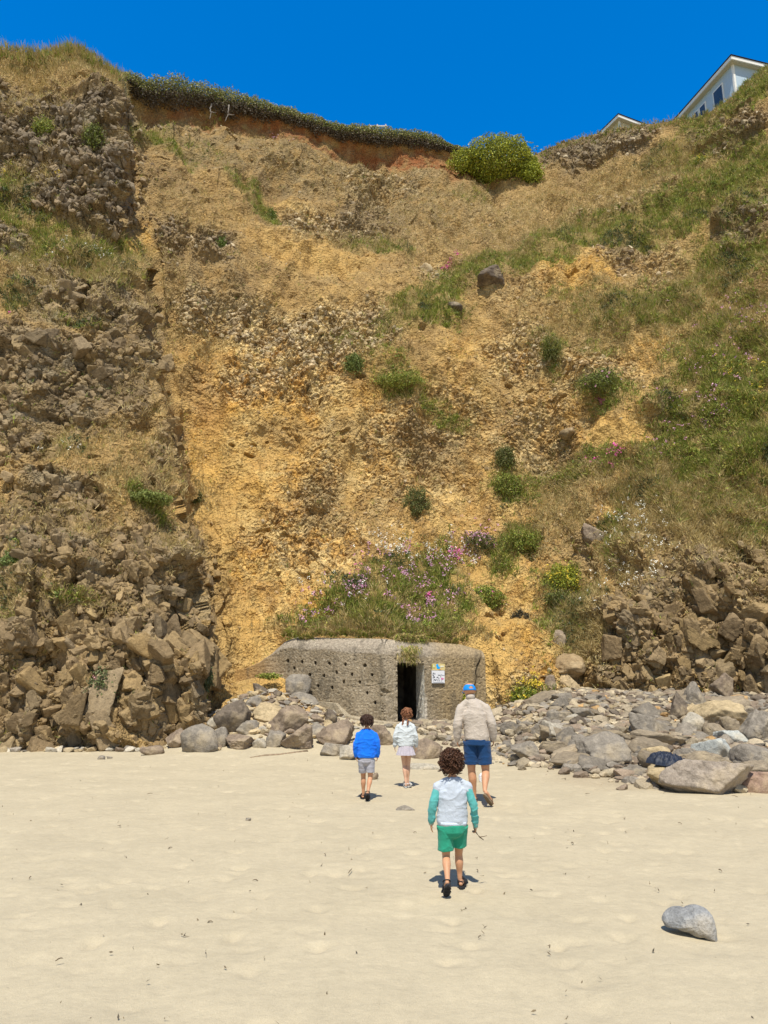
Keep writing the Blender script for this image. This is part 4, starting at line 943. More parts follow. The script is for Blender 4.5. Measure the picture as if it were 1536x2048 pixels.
# tufts over the bunker's roof edge, some hanging over the doorway
n_ = 1100; hx = vr.uniform(565, 935, n_); hx = np.where(vr.random(n_) < .16, vr.normal(size=n_) * 14 + 820, hx)
hY = np.interp(hx, [568, 768, 935], [25.45, 24.75, 25.4]) ; hy = np.interp(hx, [568, 768, 850, 935], [1277, 1276, 1281, 1287]) + vr.uniform(-12, -1, n_) + np.clip(perlin(np.stack([hx, 0 * hx, 0 * hx], 1), 42, 77), -.2, 1) * 14
hang = (np.abs(hx - 820) < 32)
hrx, hrz = ray(hx, hy); hp = np.stack([hrx * hY, hY, CAM_H + hrz * hY], 1)
ud = np.where(hang[:, None], np.array([0, -.75, -.9]), np.array([0, -.35, .8]))
g_roof = blades(np.repeat(hp, 5, 0), np.tile([0, -1., 0], (n_ * 5, 1)), np.repeat(np.where(hang, .45, .20), 5) * vr.uniform(.4, 1.2, n_ * 5), np.full(n_ * 5, .022), np.repeat(palette(DRYS[:4] + [GREENS[0], GREENS[2], GREENS[3]], n_), 5, 0), spread=.45, updir=np.repeat(ud, 5, 0))
hy2 = vr.uniform(1290, 1318, 160); hx2 = 818 + vr.normal(size=160) * 9; a_, b_ = ray(hx2, hy2); hp2 = np.stack([a_ * 24.05, np.full(160, 24.05), CAM_H + b_ * 24.05], 1)
g_hang = blades(np.repeat(hp2, 5, 0), np.tile([0, -1., 0], (800, 1)), vr.uniform(.12, .34, 800), np.full(800, .018), palette(DRYS[:3] + GREENS[2:4], 800), spread=.35, updir=np.tile([0, -.25, -1.], (800, 1)))
V_, T_, C_ = merge(g_green, g_mix, g_dry, g_few, g_rim, g_roof, g_hang)
tag(link('cliff_grass', mesh_np('cliff_grass', V_, T_, smooth=False, col=C_, mat=M_GRASS)), 'green and dry yellow grass growing over the ledges of the cliff', kind='stuff')
# leafy ground plants between the grass
def clumps(n, dens, cols_, k, r, s0, s1, lift=.12):
    idx, b, nm = pick(n, dens); tc = palette(cols_, n)
    rr_ = vr.uniform(.5, 1.3, n) * r
    off = unit(vr.normal(size=(n * k, 3))) * (np.repeat(rr_, k) * vr.uniform(.3, 1, n * k))[:, None]; off[:, 2] = np.abs(off[:, 2]) * .8
    cen = np.repeat(b + nm * lift * .4, k, 0) + off
    return leaves(cen, vr.uniform(s0, s1, n * k), np.repeat(tc, k, 0) * vr.uniform(.7, 1.3, (n * k, 1)), unit(off + [0, -.4, .6]))
gw = m_green ** 2 * ss(-.2, .4, n1 + .5 * n2)
l1 = clumps(5500, gw, GREENS, 16, .20, .05, .10)
l2 = clumps(1300, m_green * ss(.2, .6, -n1), [(.045, .065, .02), (.06, .085, .03), (.09, .10, .04)], 20, .26, .05, .11)
V_, T_, C_ = merge(l1, l2)
tag(link('undergrowth', mesh_np('undergrowth', V_, T_, smooth=False, col=C_, mat=M_LEAF)), 'low leafy green plants spread among the grass on the cliff', kind='stuff')
# wildflowers
def fl(blobs, n, cols_, s0, s1, k=5):
    d = blob_map(blobs, .6) ; idx, b, nm = pick(n, d * (.1 + ss(.0, .5, perlin(P0, .45, 401))))
    up = b + nm * .12 + np.stack([0 * b[:, 0], 0 * b[:, 0], vr.uniform(.12, .34, n)], 1)
    cen = np.repeat(up, k, 0) + vr.normal(size=(n * k, 3)) * .035
    return leaves(cen, vr.uniform(s0, s1, n * k), np.repeat(palette(cols_, n), k, 0), np.tile([0, -.6, .6], (n * k, 1)), 1.5, .9)
PINK = [(.52, .22, .36), (.45, .20, .33), (.60, .34, .42), (.42, .24, .34)]; MAG = [(.62, .10, .32), (.55, .08, .30)]; WHT = [(.72, .70, .62), (.62, .60, .50)]; YEL = [(.65, .48, .04), (.55, .42, .05)]
f1_ = fl([(720, 1190, 100, 22, -15), (830, 1150, 90, 20, -8), (660, 1225, 36, 10, -25), (780, 1130, 60, 16, 0), (870, 1210, 50, 25, 0), (960, 1080, 35, 25, -30), (860, 1110, 50, 16, 0), (640, 1245, 30, 8, -20)], 380, PINK, .035, .07)
f2_ = fl([(850, 1095, 70, 14, 0), (780, 1110, 60, 12, 0), (900, 1110, 50, 14, 0), (700, 1200, 80, 20, 0, .3), (1250, 1050, 60, 60, 0, .4), (1290, 1130, 60, 40, 0, .4), (150, 520, 60, 20, 0, .5), (130, 920, 30, 20, 0, .3), (1200, 1180, 30, 60, 0, .3)], 330, WHT, .03, .06, 6)
f3_ = fl([(1205, 935, 22, 10, 0), (1240, 920, 10, 6, 0), (990, 1192, 10, 7, 0), (912, 1115, 9, 7, 0), (720, 1145, 9, 6, 0), (865, 1180, 8, 6, 0), (1205, 815, 9, 6, 0), (895, 520, 14, 7, 0), (30, 660, 5, 6, 0), (700, 1165, 8, 6, 0), (930, 1150, 8, 6, 0)], 120, MAG, .05, .08)
f4_ = fl([(1390, 800, 50, 20, -20), (1380, 840, 70, 30, 0), (1450, 720, 80, 60, 0, .5), (1400, 620, 60, 20, 0, .4), (1340, 905, 40, 20, 0, .6), (920, 530, 40, 12, 0, .4), (560, 295, 40, 14, 0, .6), (1500, 640, 40, 60, 0, .5)], 150, PINK, .04, .08)
f5_ = fl([(1400, 312, 10, 7, 0), (1115, 1165, 22, 22, 0), (1060, 1380, 30, 16, 0, .6), (10, 350, 20, 12, 0), (130, 360, 12, 5, 0), (1490, 780, 60, 60, 0, .15)], 150, YEL, .04, .07)
V_, T_, C_ = merge(f1_, f2_, f3_, f4_, f5_)
tag(link('wildflowers', mesh_np('wildflowers', V_, T_, smooth=False, col=C_, mat=M_FLOWER)), 'scattered pink, white and yellow wildflowers on the grassy slope', kind='stuff')

# ---------------------------------------------------------------- shrub mat hanging over the rim
def shrub_mat():
    N_ = 80000
    xs_ = vr.uniform(248, 925, N_); i_ = np.clip(np.round((xs_ - pxs[0]) / (pxs[1] - pxs[0])).astype(int), 0, NC - 1)
    base = rows[4, i_]
    th = np.interp(xs_, [248, 270, 330, 450, 520, 650, 760, 860, 925], [14, 34, 48, 44, 34, 26, 32, 30, 12])     # photo thickness
    nz = perlin(np.stack([xs_, 0 * xs_, 0 * xs_], 1), 34, 411) * .28 + perlin(np.stack([xs_, 0 * xs_, 0 * xs_], 1), 11, 412) * .16
    R_ = th / 25. / 2 * (1 + nz * 1.3) * 1.15
    # hummocks along the mat
    u = unit(vr.normal(size=(N_, 3))); rad = vr.random(N_) ** .35
    rad = rad * (1 + .22 * perlin(base * 1.0 + u * R_[:, None], .55, 413))
    cen = base + np.stack([0 * xs_, np.full(N_, -.15), R_ * -.15 ], 1)
    p_ = cen + u * (R_ * rad)[:, None] * np.array([.6, 1.0, 1.0]); p_[:, 0] = base[:, 0] + u[:, 0] * .3
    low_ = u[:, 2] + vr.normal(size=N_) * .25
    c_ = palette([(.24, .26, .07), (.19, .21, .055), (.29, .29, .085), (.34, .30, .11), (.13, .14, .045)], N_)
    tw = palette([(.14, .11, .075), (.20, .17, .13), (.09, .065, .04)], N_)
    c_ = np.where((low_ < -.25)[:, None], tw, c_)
    return leaves(p_, vr.uniform(.08, .16, N_), c_, unit(u + [0, -.6, .7]))
V_, T_, C_ = shrub_mat()
tag(link('shrubbery', mesh_np('shrubbery', V_, T_, smooth=False, col=C_, mat=M_LEAF)), 'dense dark green mat of low shrubs overhanging the cliff rim', kind='stuff')

# ---------------------------------------------------------------- single bushes
M_BARK = flat_mat('bark', (.16, .12, .08), .9, 30)
def tube_bm(bm, pts, rad, seg=6):
    rings = []
    for i, p in enumerate(pts):
        p = Vector(p); d = (Vector(pts[min(i + 1, len(pts) - 1)]) - Vector(pts[max(i - 1, 0)])).normalized()
        a = d.orthogonal().normalized(); b = d.cross(a); r = rad[i] if hasattr(rad, '__len__') else rad
        rings.append([bm.verts.new(p + (a * math.cos(t) + b * math.sin(t)) * r) for t in [2 * math.pi * k / seg for k in range(seg)]])
    for A, B in zip(rings, rings[1:]):
        for k in range(seg): bm.faces.new((A[k], A[(k + 1) % seg], B[(k + 1) % seg], B[k]))
    bm.faces.new(rings[0][::-1]); bm.faces.new(rings[-1])
def bush(px, py, w, h, n, cols_, label, name='bush', Y=None, out=.35, flow=None, leaf=(.05, .1), lump=.55, dark=.0, grassy=0, cat=None):
    p, nm = cliff_at(px, py) if Y is None else (at(px, py, Y), Vector((0, -.7, .7)))
    k = 1 / pxm(px, py, p.y); W, H = w * k / 2, h * k / 2
    c0 = p + nm * (W * out); r = empty(name, p - nm * .05); tag(r, label, cat or name.split('_')[-1])
    u = unit(vr.normal(size=(n, 3))); rad = 1 - np.abs(vr.normal(size=n)) * .22
    q = np.array(c0) + u * np.array([W, W * .8, H])
    rad = rad * (1 + lump * perlin(q, W * .55, 421) + lump * .5 * perlin(q, W * .22, 422))
    keep = perlin(q, W * .35, 423) > -.55; 
    P_ = (np.array(c0 - r.location) + u * np.array([W, W * .8, H]) * rad[:, None])[keep]; uu = u[keep]; m = len(P_)
    c_ = palette(cols_, m); c_ *= (1 + .35 * perlin(P_ + np.array(p), W * .3, 424))[:, None]
    ne = n // 6; ue = unit(vr.normal(size=(ne, 3)) + [0, -.3, 0]); Pe = np.array(c0 - r.location) + ue * np.array([W * 1.35, W * .8, H * 1.25]) * (1 if Y is None else .8) * (.75 + .5 * vr.random((ne, 1)) ** 2); Pe[:, 2] -= H * .15
    parts = [leaves(Pe, vr.uniform(leaf[0], leaf[1], ne), palette(cols_, ne), unit(ue + [0, -.3, .6]))]
    parts += [leaves(P_, vr.uniform(leaf[0], leaf[1], m), c_, unit(uu + [0, -.1, .3]))]
    if grassy:
        g_ = int(grassy); bb = np.array(c0 - r.location) + vr.normal(size=(g_, 3)) * np.array([W, W * .5, H * .7]) * .5
        parts.append(blades(bb, np.tile([0, -1., 0], (g_, 1)), vr.uniform(.3, .9, g_) * H, np.full(g_, .02), palette(GREENS + DRYS[:2], g_)))
    V_, T_, C_ = merge(*parts)
    link('foliage', mesh_np('foliage', V_, T_, smooth=False, col=C_, mat=M_LEAF), r)
    bm = bmesh.new()
    for j in range(7 if w > 60 else 4):
        d = Vector((vr.normal() * .6, vr.normal() * .3 - .2, 1)).normalized(); e = Vector((d.x * W, d.y * W, d.z * H)) * .9 + (c0 - r.location) * .9
        tube_bm(bm, [Vector((0, 0, 0)), e * .5 + Vector((0, 0, .04)), e], [.03 * max(W, .4), .02 * max(W, .4), .006], 5)
    finish(bm, 'stem', M_BARK, r)
    if flow:
        fc, nf = flow; uf = unit(vr.normal(size=(nf, 3)) + [0, -.6, .4]); Pf = np.array(c0 - r.location) + uf * np.array([W, W * .8, H]) * 1.05
        V_, T_, C_ = leaves(np.repeat(Pf, 4, 0) + vr.normal(size=(nf * 4, 3)) * .03, vr.uniform(.04, .075, nf * 4), np.repeat(palette(fc, nf), 4, 0), np.repeat(uf, 4, 0), 1.5, .9)
        link('blossom', mesh_np('blossom', V_, T_, smooth=False, col=C_, mat=M_FLOWER), r)
    return r
YG = [(.30, .33, .035), (.36, .38, .04), (.22, .26, .035), (.16, .19, .035), (.42, .41, .05)]
OL = [(.12, .135, .035), (.16, .175, .045), (.08, .09, .03), (.20, .19, .065)]
bush(1000, 326, 150, 84, 17000, YG, 'big rounded yellow green bush on the skyline at the cliff rim', Y=46.2, out=.0, leaf=(.10, .2), lump=.22)
bush(930, 322, 60, 46, 3500, YG, 'small yellow green bush at the left foot of the big skyline bush', Y=46, out=0, leaf=(.1, .18))
bush(1062, 345, 44, 44, 2500, YG[:3], 'low yellow green bush at the right foot of the big skyline bush', Y=45.4, out=0, leaf=(.1, .18))
bush(831, 1028, 48, 60, 5200, OL + [(.13, .14, .04)], 'upright olive bush alone in the ochre slope above the bunker', out=.3, leaf=(.04, .08))
bush(706, 754, 36, 38, 2600, [(.15, .19, .05), (.19, .23, .06)], 'small round green bush in the middle of the ochre slope', leaf=(.05, .1))
bush(1040, 1227, 40, 36, 3000, [(.07, .06, .035), (.10, .085, .05), (.05, .045, .025)], 'round dark brown dead looking bush on bare dirt', leaf=(.04, .07))
bush(968, 1188, 66, 44, 3800, GREENS, 'green bush with magenta flowers right above the bunker roof', flow=(MAG + PINK, 14), leaf=(.05, .1))
bush(955, 1086, 66, 38, 3200, OL + [(.16, .14, .10)], 'greyish bush with pink flowers upper right of the flowery mound', flow=(PINK, 40), leaf=(.04, .08))
bush(1038, 1092, 74, 50, 3000, GREENS, 'grassy green bush on the dirt between two gullies', grassy=1500)
bush(1010, 918, 36, 44, 2600, OL, 'dark bush clinging to the gravelly slope', leaf=(.05, .09))
bush(1020, 968, 56, 46, 2600, GREENS + [(.2, .2, .06)], 'bright green bush just below the dark clinging one', grassy=900)
bush(1208, 790, 74, 52, 4200, OL + GREENS[:2], 'broad dark green bush with pink flowers below it on the right slope', flow=(PINK, 12))
bush(1106, 722, 36, 50, 2000, OL, 'narrow dark bush hanging down the right slope', grassy=500)
bush(214, 1388, 44, 60, 1900, [(.13, .16, .06), (.18, .20, .09), (.09, .11, .04)], 'leafy pale green plant at the foot of the left cliff', name='plant', out=.5, flow=([(.5, .2, .25)], 4), leaf=(.05, .1))
bush(391, 1362, 28, 52, 1300, [(.10, .12, .05), (.14, .16, .07)], 'tall thin green plant at the corner of the left cliff', name='plant', out=.5)
bush(42, 1150, 32, 32, 1500, [(.16, .21, .06), (.2, .25, .08)], 'bright green bush low on the dark left rocks')
bush(1128, 1162, 58, 52, 3200, YG[1:], 'yellow green flowering bush on the right gully', flow=(YEL, 30), leaf=(.05, .09))
bush(1120, 1200, 50, 34, 1800, OL, 'dark bush under the yellow flowering one', grassy=500)
bush(437, 522, 20, 44, 900, [(.11, .16, .03), (.15, .2, .04)], 'thin bright green bush beside the dark rock lumps', leaf=(.06, .11))
bush(541, 430, 20, 34, 900, [(.12, .17, .03), (.15, .2, .04)], 'small bright green bush at the end of the grassy streak', leaf=(.06, .11))
bush(396, 992, 20, 26, 900, OL, 'tiny dark bush beside the left rock edge')
bush(84, 246, 40, 40, 1500, GREENS, 'green bush on the dark rock top left', leaf=(.06, .11))
bush(188, 290, 34, 50, 1500, OL + GREENS[:1], 'olive bush on the dark rock left of the gully', leaf=(.06, .11))
bush(1052, 1386, 58, 30, 2000, GREENS + YG[:2], 'yellow green grassy clump at the foot of the slope right of the bunker', grassy=1300, flow=(YEL, 14))
bush(934, 1395, 16, 26, 700, YG[:2], 'small yellow flowering plant right of the bunker wall', name='plant', Y=24.9, flow=(YEL, 12), out=0)
bush(540, 1352, 40, 12, 500, GREENS, 'low green weeds on the ochre dirt beside the bunker', name='plant', Y=24.6, out=0)
bush(296, 1012, 70, 24, 2600, [(.17, .20, .05), (.21, .24, .06)], 'green streak of leafy plants on the left cliff ledge', grassy=600)
bush(810, 778, 96, 26, 3200, GREENS, 'long low green bush across the middle of the slope', grassy=900)
bush(1402, 330, 30, 26, 900, GREENS + YG[:1], 'small bush with yellow flowers near the top right', flow=(YEL, 16), leaf=(.06, .1))

# bare roots hanging from the rim
def root_(pts, Y, label):      # Y: distance of the bare soil face just under the shrubs
    W_ = [at(x_, y_, Y) for x_, y_ in pts]; r = Vector(W_[0]); bm = bmesh.new()
    fine = []
    for i in range(len(W_) - 1):
        for s_ in range(5): fine.append(W_[i].lerp(W_[i + 1], s_ / 5) - r + Vector(vr.normal(size=3).tolist()) * .015)
    fine.append(W_[-1] - r); tube_bm(bm, fine, [.05 - .032 * i / len(fine) for i in range(len(fine))], 7)
    f2 = fine[len(fine) // 2]; tube_bm(bm, [f2, f2 + Vector((.25, -.05, -.12)), f2 + Vector((.42, 0, -.05))], [.035, .028, .012], 6)
    tag(finish(bm, 'root', flat_mat('bleached_root', (.27, .235, .20), .85), None, r, True), label, 'root')
pr_, _ = cliff_at(430, 222); root_([(424, 208), (420, 218), (422, 228), (419, 238)], pr_.y - .7, 'bleached forked root hanging from the rim, nearer the left cliff')
root_([(458, 210), (457, 222), (455, 232), (450, 243)], pr_.y - .6, 'bleached straight root hanging from the rim right of the forked one')

# ---------------------------------------------------------------- houses above the rim
def house(label, c0, Y, ang, L, W, wall_h, wallcol, wins, overhang=.38, pitch=.22):
    P = at(*c0, Y); r = empty('house', (P.x, P.y, P.z - wall_h), 0); tag(r, label, 'house')
    dl = Vector((math.sin(ang), math.cos(ang), 0)); dr = Vector((math.cos(ang), -math.sin(ang), 0))
    def w(a, b, z): return dl * a + dr * b + Vector((0, 0, wall_h + z))
    white = flat_mat('white_trim', (.78, .76, .70), .6, 12, .93, 1.04); shin = flat_mat('dark_shingles', (.06, .055, .055), .9, 8, .7, 1.3); sof = flat_mat('cream_soffit', (.62, .57, .44), .7, 12, .93, 1.04)
    wm = flat_mat('blue_wall', wallcol, .7, 8, .93, 1.05)
    def prism(name, corners, z0, z1, mat, par=r):
        bm = bmesh.new(); lo = [bm.verts.new(c_ + Vector((0, 0, z0))) for c_ in corners]; hi = [bm.verts.new(c_ + Vector((0, 0, z1))) for c_ in corners]
        n = len(lo); bm.faces.new(lo[::-1]); bm.faces.new(hi)
        for i in range(n): bm.faces.new((lo[i], lo[(i + 1) % n], hi[(i + 1) % n], hi[i]))
        return finish(bm, name, mat, par)
    E = [w(0, 0, 0), w(L, 0, 0), w(L, W, 0), w(0, W, 0)]
    rf = prism('roof', [w(.06, .06, 0), w(L - .06, .06, 0), w(L - .06, W - .06, 0), w(.06, W - .06, 0)], -.02, .24, sof)
    for nm, cs in (('fascia', [w(-.03, -.03, 0), w(L, -.03, 0), w(L, .05, 0), w(-.03, .05, 0)]), ('fascia', [w(-.03, .055, 0), w(.05, .055, 0), w(.05, W, 0), w(-.03, W, 0)])): prism(nm, cs, -.05, .2, white, rf)
    bm = bmesh.new(); o_ = -.1; hh = min(W, L) / 2 * pitch
    a_, b_, c_, d_ = [bm.verts.new(v) for v in (w(-.1, -.1, .25), w(L + .1, -.1, .25), w(L + .1, W + .1, .25), w(-.1, W + .1, .25))]
    m_ = min(W, L) / 2; e_, f_ = bm.verts.new(w(m_, W / 2, .25 + hh)), bm.verts.new(w(L - m_ if L > 2 * m_ else L - m_ + .01, W / 2, .25 + hh))
    for q in ((a_, e_, f_, b_), (b_, f_, c_), (c_, f_, e_, d_), (d_, e_, a_), (a_, b_, c_, d_)): bm.faces.new(q)
    finish(bm, 'shingles', shin, rf)
    o = overhang
    def a_at(px):                                    # how far along the long wall a photo column falls
        best = min(np.linspace(0, L, 800), key=lambda a: abs(768 + F * (lambda q: q.x / (q.y * ct + (q.z - CAM_H) * st))(Vector(r.location) + w(a, o, -1.0)) - px)); return float(best)
    wins = [(sd, a_at(s0), a_at(s1), z0, z1) if s0 > 100 else (sd, s0, s1, z0, z1) for sd, s0, s1, z0, z1 in wins]
    prism('wall', [w(o, o, 0), w(L - o, o, 0), w(L - o, W - o, 0), w(o, W - o, 0)], -wall_h, -.021, wm)
    cb = .12
    prism('corner_board', [w(o - .03, o - .03, 0), w(o + cb, o - .03, 0), w(o + cb, o + cb, 0), w(o - .03, o + cb, 0)], -wall_h, -.024, white)
    gl = flat_mat('window_glass', (.05, .055, .06), .08, 3, .8, 1.2, spec=.6)
    for (side, s0, s1, z0, z1) in wins:
        def q_(s, t_): return w(s, o - t_, 0) if side == 'L' else w(o - t_, s, 0)
        f = prism('window', [q_(s0, .05), q_(s1, .05), q_(s1, -.02), q_(s0, -.02)], z0, z1, white)
        prism('pane', [q_(s0 + .1, .06), q_(s1 - .1, .06), q_(s1 - .1, -.01), q_(s0 + .1, -.01)], z0 + .1, z1 - .1, gl, f)
    return r
house('white roofed pale blue beach house standing at the cliff edge top right', (1463, 117), 42, R(-14.8), 21, 6.2, 5.2, (.42, .52, .60),
      [('L', 1447, 1427, -2.2, -.55), ('L', 1413, 1400, -2.2, -.55), ('L', 1399, 1389, -2.2, -.55), ('L', 1387, 1379, -2.2, -.55), ('R', 2.0, 3.4, -2.2, -.45)])
house('small cream gable of a distant house peeking over the rim', (1237, 233), 56, R(-24), 9, 7, 4, (.52, .47, .33), [])
def railing():
    r = empty('wooden_railing', at(752, 262, 47.5)); tag(r, 'tiny bleached wooden railing showing above the shrubs on the rim', 'railing')
    m = flat_mat('bleached_wood', (.5, .46, .40), .85)
    for x_ in (-.5, .1, .72):
        bm = bmesh.new(); box(bm, (x_, 0, .0), (.09, .09, 1.1)); finish(bm, 'post', m, r)
    bm = bmesh.new(); box(bm, (.11, -.05, .38), (1.4, .05, .1)); finish(bm, 'rail', m, r)
railing()
# ---------------------------------------------------------------- people
def loft_bm(bm, pts, rads, seg=18, cap=True, up=(0, 1, 0)):
    """closed tube through pts; rads = r or (r_side, r_front); rounded ends"""
    P = [Vector(p) for p in pts]; Rd = [(r, r) if not hasattr(r, '__len__') else r for r in rads]
    if cap:
        d0 = (P[0] - P[1]).normalized(); d1 = (P[-1] - P[-2]).normalized(); m0 = min(Rd[0]); m1 = min(Rd[-1])
        a = [(P[0] + d0 * m0 * math.sin(t), (Rd[0][0] * math.cos(t), Rd[0][1] * math.cos(t))) for t in (1.35, .9, .45)]
        b = [(P[-1] + d1 * m1 * math.sin(t), (Rd[-1][0] * math.cos(t), Rd[-1][1] * math.cos(t))) for t in (.45, .9, 1.35)]
        P = [x[0] for x in a] + P + [x[0] for x in b]; Rd = [x[1] for x in a] + Rd + [x[1] for x in b]
    rings = []; U = Vector(up)
    for i, p in enumerate(P):
        d = (P[min(i + 1, len(P) - 1)] - P[max(i - 1, 0)]).normalized()
        f = (U - d * U.dot(d)); f = f.normalized() if f.length > 1e-3 else d.orthogonal().normalized(); s = d.cross(f)
        rings.append([bm.verts.new(p + s * math.cos(t) * Rd[i][0] + f * math.sin(t) * Rd[i][1]) for t in [2 * math.pi * k / seg for k in range(seg)]])
    for A, B in zip(rings, rings[1:]):
        for k in range(seg): bm.faces.new((A[k], A[(k + 1) % seg], B[(k + 1) % seg], B[k]))
    bm.faces.new(rings[0][::-1]); bm.faces.new(rings[-1])
def spline(pts, rads, n=5):
    """smooth the joint list so limbs bend softly"""
    P = [Vector(p) for p in pts]; Rd = [(r, r) if not hasattr(r, '__len__') else r for r in rads]; oP, oR = [], []
    for i in range(len(P) - 1):
        p0, p1, p2, p3 = P[max(i - 1, 0)], P[i], P[i + 1], P[min(i + 2, len(P) - 1)]
        for k in range(n):
            t = k / n; oP.append(.5 * ((2 * p1) + (p2 - p0) * t + (2 * p0 - 5 * p1 + 4 * p2 - p3) * t * t + (3 * p1 - p0 - 3 * p2 + p3) * t ** 3))
            oR.append(tuple(Rd[i][q] * (1 - t) + Rd[i + 1][q] * t for q in (0, 1)))
    oP.append(P[-1]); oR.append(Rd[-1]); return oP, oR
def ball(bm, c, r, seg=16):
    m = Matrix.Translation(c) @ Matrix.Diagonal((*(r if hasattr(r, '__len__') else (r, r, r)), 1))
    bmesh.ops.create_uvsphere(bm, u_segments=seg, v_segments=seg // 2 + 2, radius=1, matrix=m)
def fuse(bm, name, mat, parent, voxel=.006, smooth=6, post=None):
    """one continuous skin from the overlapping shapes"""
    bmesh.ops.recalc_face_normals(bm, faces=bm.faces[:])
    me = bpy.data.meshes.new('tmp'); bm.to_mesh(me); bm.free(); o = bpy.data.objects.new('tmp', me); COL.objects.link(o)
    r = o.modifiers.new('r', 'REMESH'); r.mode = 'VOXEL'; r.voxel_size = voxel; r.adaptivity = 0
    s = o.modifiers.new('s', 'SMOOTH'); s.factor = .5; s.iterations = smooth
    dg = bpy.context.evaluated_depsgraph_get(); dg.update(); m2 = bpy.data.meshes.new_from_object(o.evaluated_get(dg)); m2.name = name
    bpy.data.objects.remove(o); bpy.data.meshes.remove(me)
    n = len(m2.vertices); co = np.zeros(n * 3, np.float32); m2.vertices.foreach_get('co', co); co = co.reshape(-1, 3)
    nn = np.zeros(n * 3, np.float32); m2.vertices.foreach_get('normal', nn); nn = nn.reshape(-1, 3)
    if post is not None: co = post(co.astype(np.float64), nn); m2.vertices.foreach_set('co', co.astype(np.float32).ravel())
    m2.polygons.foreach_set('use_smooth', np.ones(len(m2.polygons), bool)); m2.update()
    m2.materials.clear(); m2.materials.append(mat); return link(name, m2, parent)
def folds(amp, sc=(.09, .09, .05), seed=0, extra=None):
    def f(co, nn):
        q = co / np.array(sc) * .1 + seed * 1.7
        w = q + .04 * np.stack([perlin(q, .08, 501 + seed), perlin(q, .08, 502), perlin(q, .08, 503)], 1)
        h = (1 - np.abs(perlin(w, .19, 504 + seed))) ** 4 * amp * .9 + fbm(co + seed, .14, 2, 505 + seed) * amp * .5
        k = extra(co) if extra else 1
        return co + nn * (h * k - amp * .4)[:, None]
    return f
def cloth_mat(name, col, sc=220, bd=.0015, lo=.86, hi=1.1):
    t = NT(name); v = t.obj(); c = t.mul(col, t.ramp(t.noise(9, 4, .6, v), (.3, lo), (.7, hi))); c = t.mul(c, t.ramp(t.noise(sc, 3, .7, v), (.3, .85), (.7, 1.1)))
    n = t.bump(t.noise(sc * .6, 3, .7, v), bd); n = t.bump(t.noise(26, 3, .6, v), .006, 1, n)
    t.b.inputs['Sheen Weight'].default_value = .15; return t.fin(c, .9, n)
def skin_mat(name, col):
    t = NT(name); v = t.obj(); c = t.mul(col, t.ramp(t.noise(14, 4, .6, v), (.3, .88), (.7, 1.08)))
    t.b.inputs['Subsurface Weight'].default_value = .06; t.b.inputs['Subsurface Radius'].default_value = (.02, .008, .004); t.b.inputs['Specular IOR Level'].default_value = .35
    return t.fin(c, .55, t.bump(t.noise(180, 3, .6, v), .0006))
def curls(name, mat, parent, c, r, n, length, rad, curl, seed, lower=None, shell=.9):
    """short curved locks growing over the skull"""
    rg = np.random.default_rng(seed); bm = bmesh.new(); c = Vector(c)
    for i in range(n):
        z_ = 1 - 2 * (i + .5) / n; a = i * 2.39996; d = Vector((math.cos(a) * math.sqrt(1 - z_ * z_), math.sin(a) * math.sqrt(1 - z_ * z_), z_))
        if d.y > .55 and d.z < .45: continue                     # the face stays free
        if d.z < (lower if lower is not None else -.75): continue
        p = c + Vector((d.x * r[0], d.y * r[1], d.z * r[2])) * shell; t = (Vector((0, 0, -1)) + Vector(rg.normal(size=3).tolist()) * curl); t = (t - d * t.dot(d) * .75).normalized(); s = d.cross(t)
        L_ = length * rg.uniform(.6, 1.5) * (1 + .5 * max(0, -d.z) * (curl > .5)); p = p * 1.0 + d * r[0] * float(rg.uniform(-.04, .10) * (1 if curl > .5 else .3)); ph = rg.uniform(0, 6.28); pts = []
        for k in range(6):
            u = k / 5; w_ = curl * L_ * .28
            pts.append(p + t * L_ * u + d * (L_ * .38 * math.sin(u * 2.4)) + s * math.sin(u * 5 + ph) * w_ + d * math.cos(u * 5 + ph) * w_ * .7)
        tube_bm(bm, pts, [rad * .7, rad, rad * 1.1, rad, rad * .8, rad * .35], 6)
    return finish(bm, name, mat, parent, None, True)
def limb(bm, pts, rads, seg=16): P, Rr = spline(pts, rads); loft_bm(bm, P, Rr, seg)
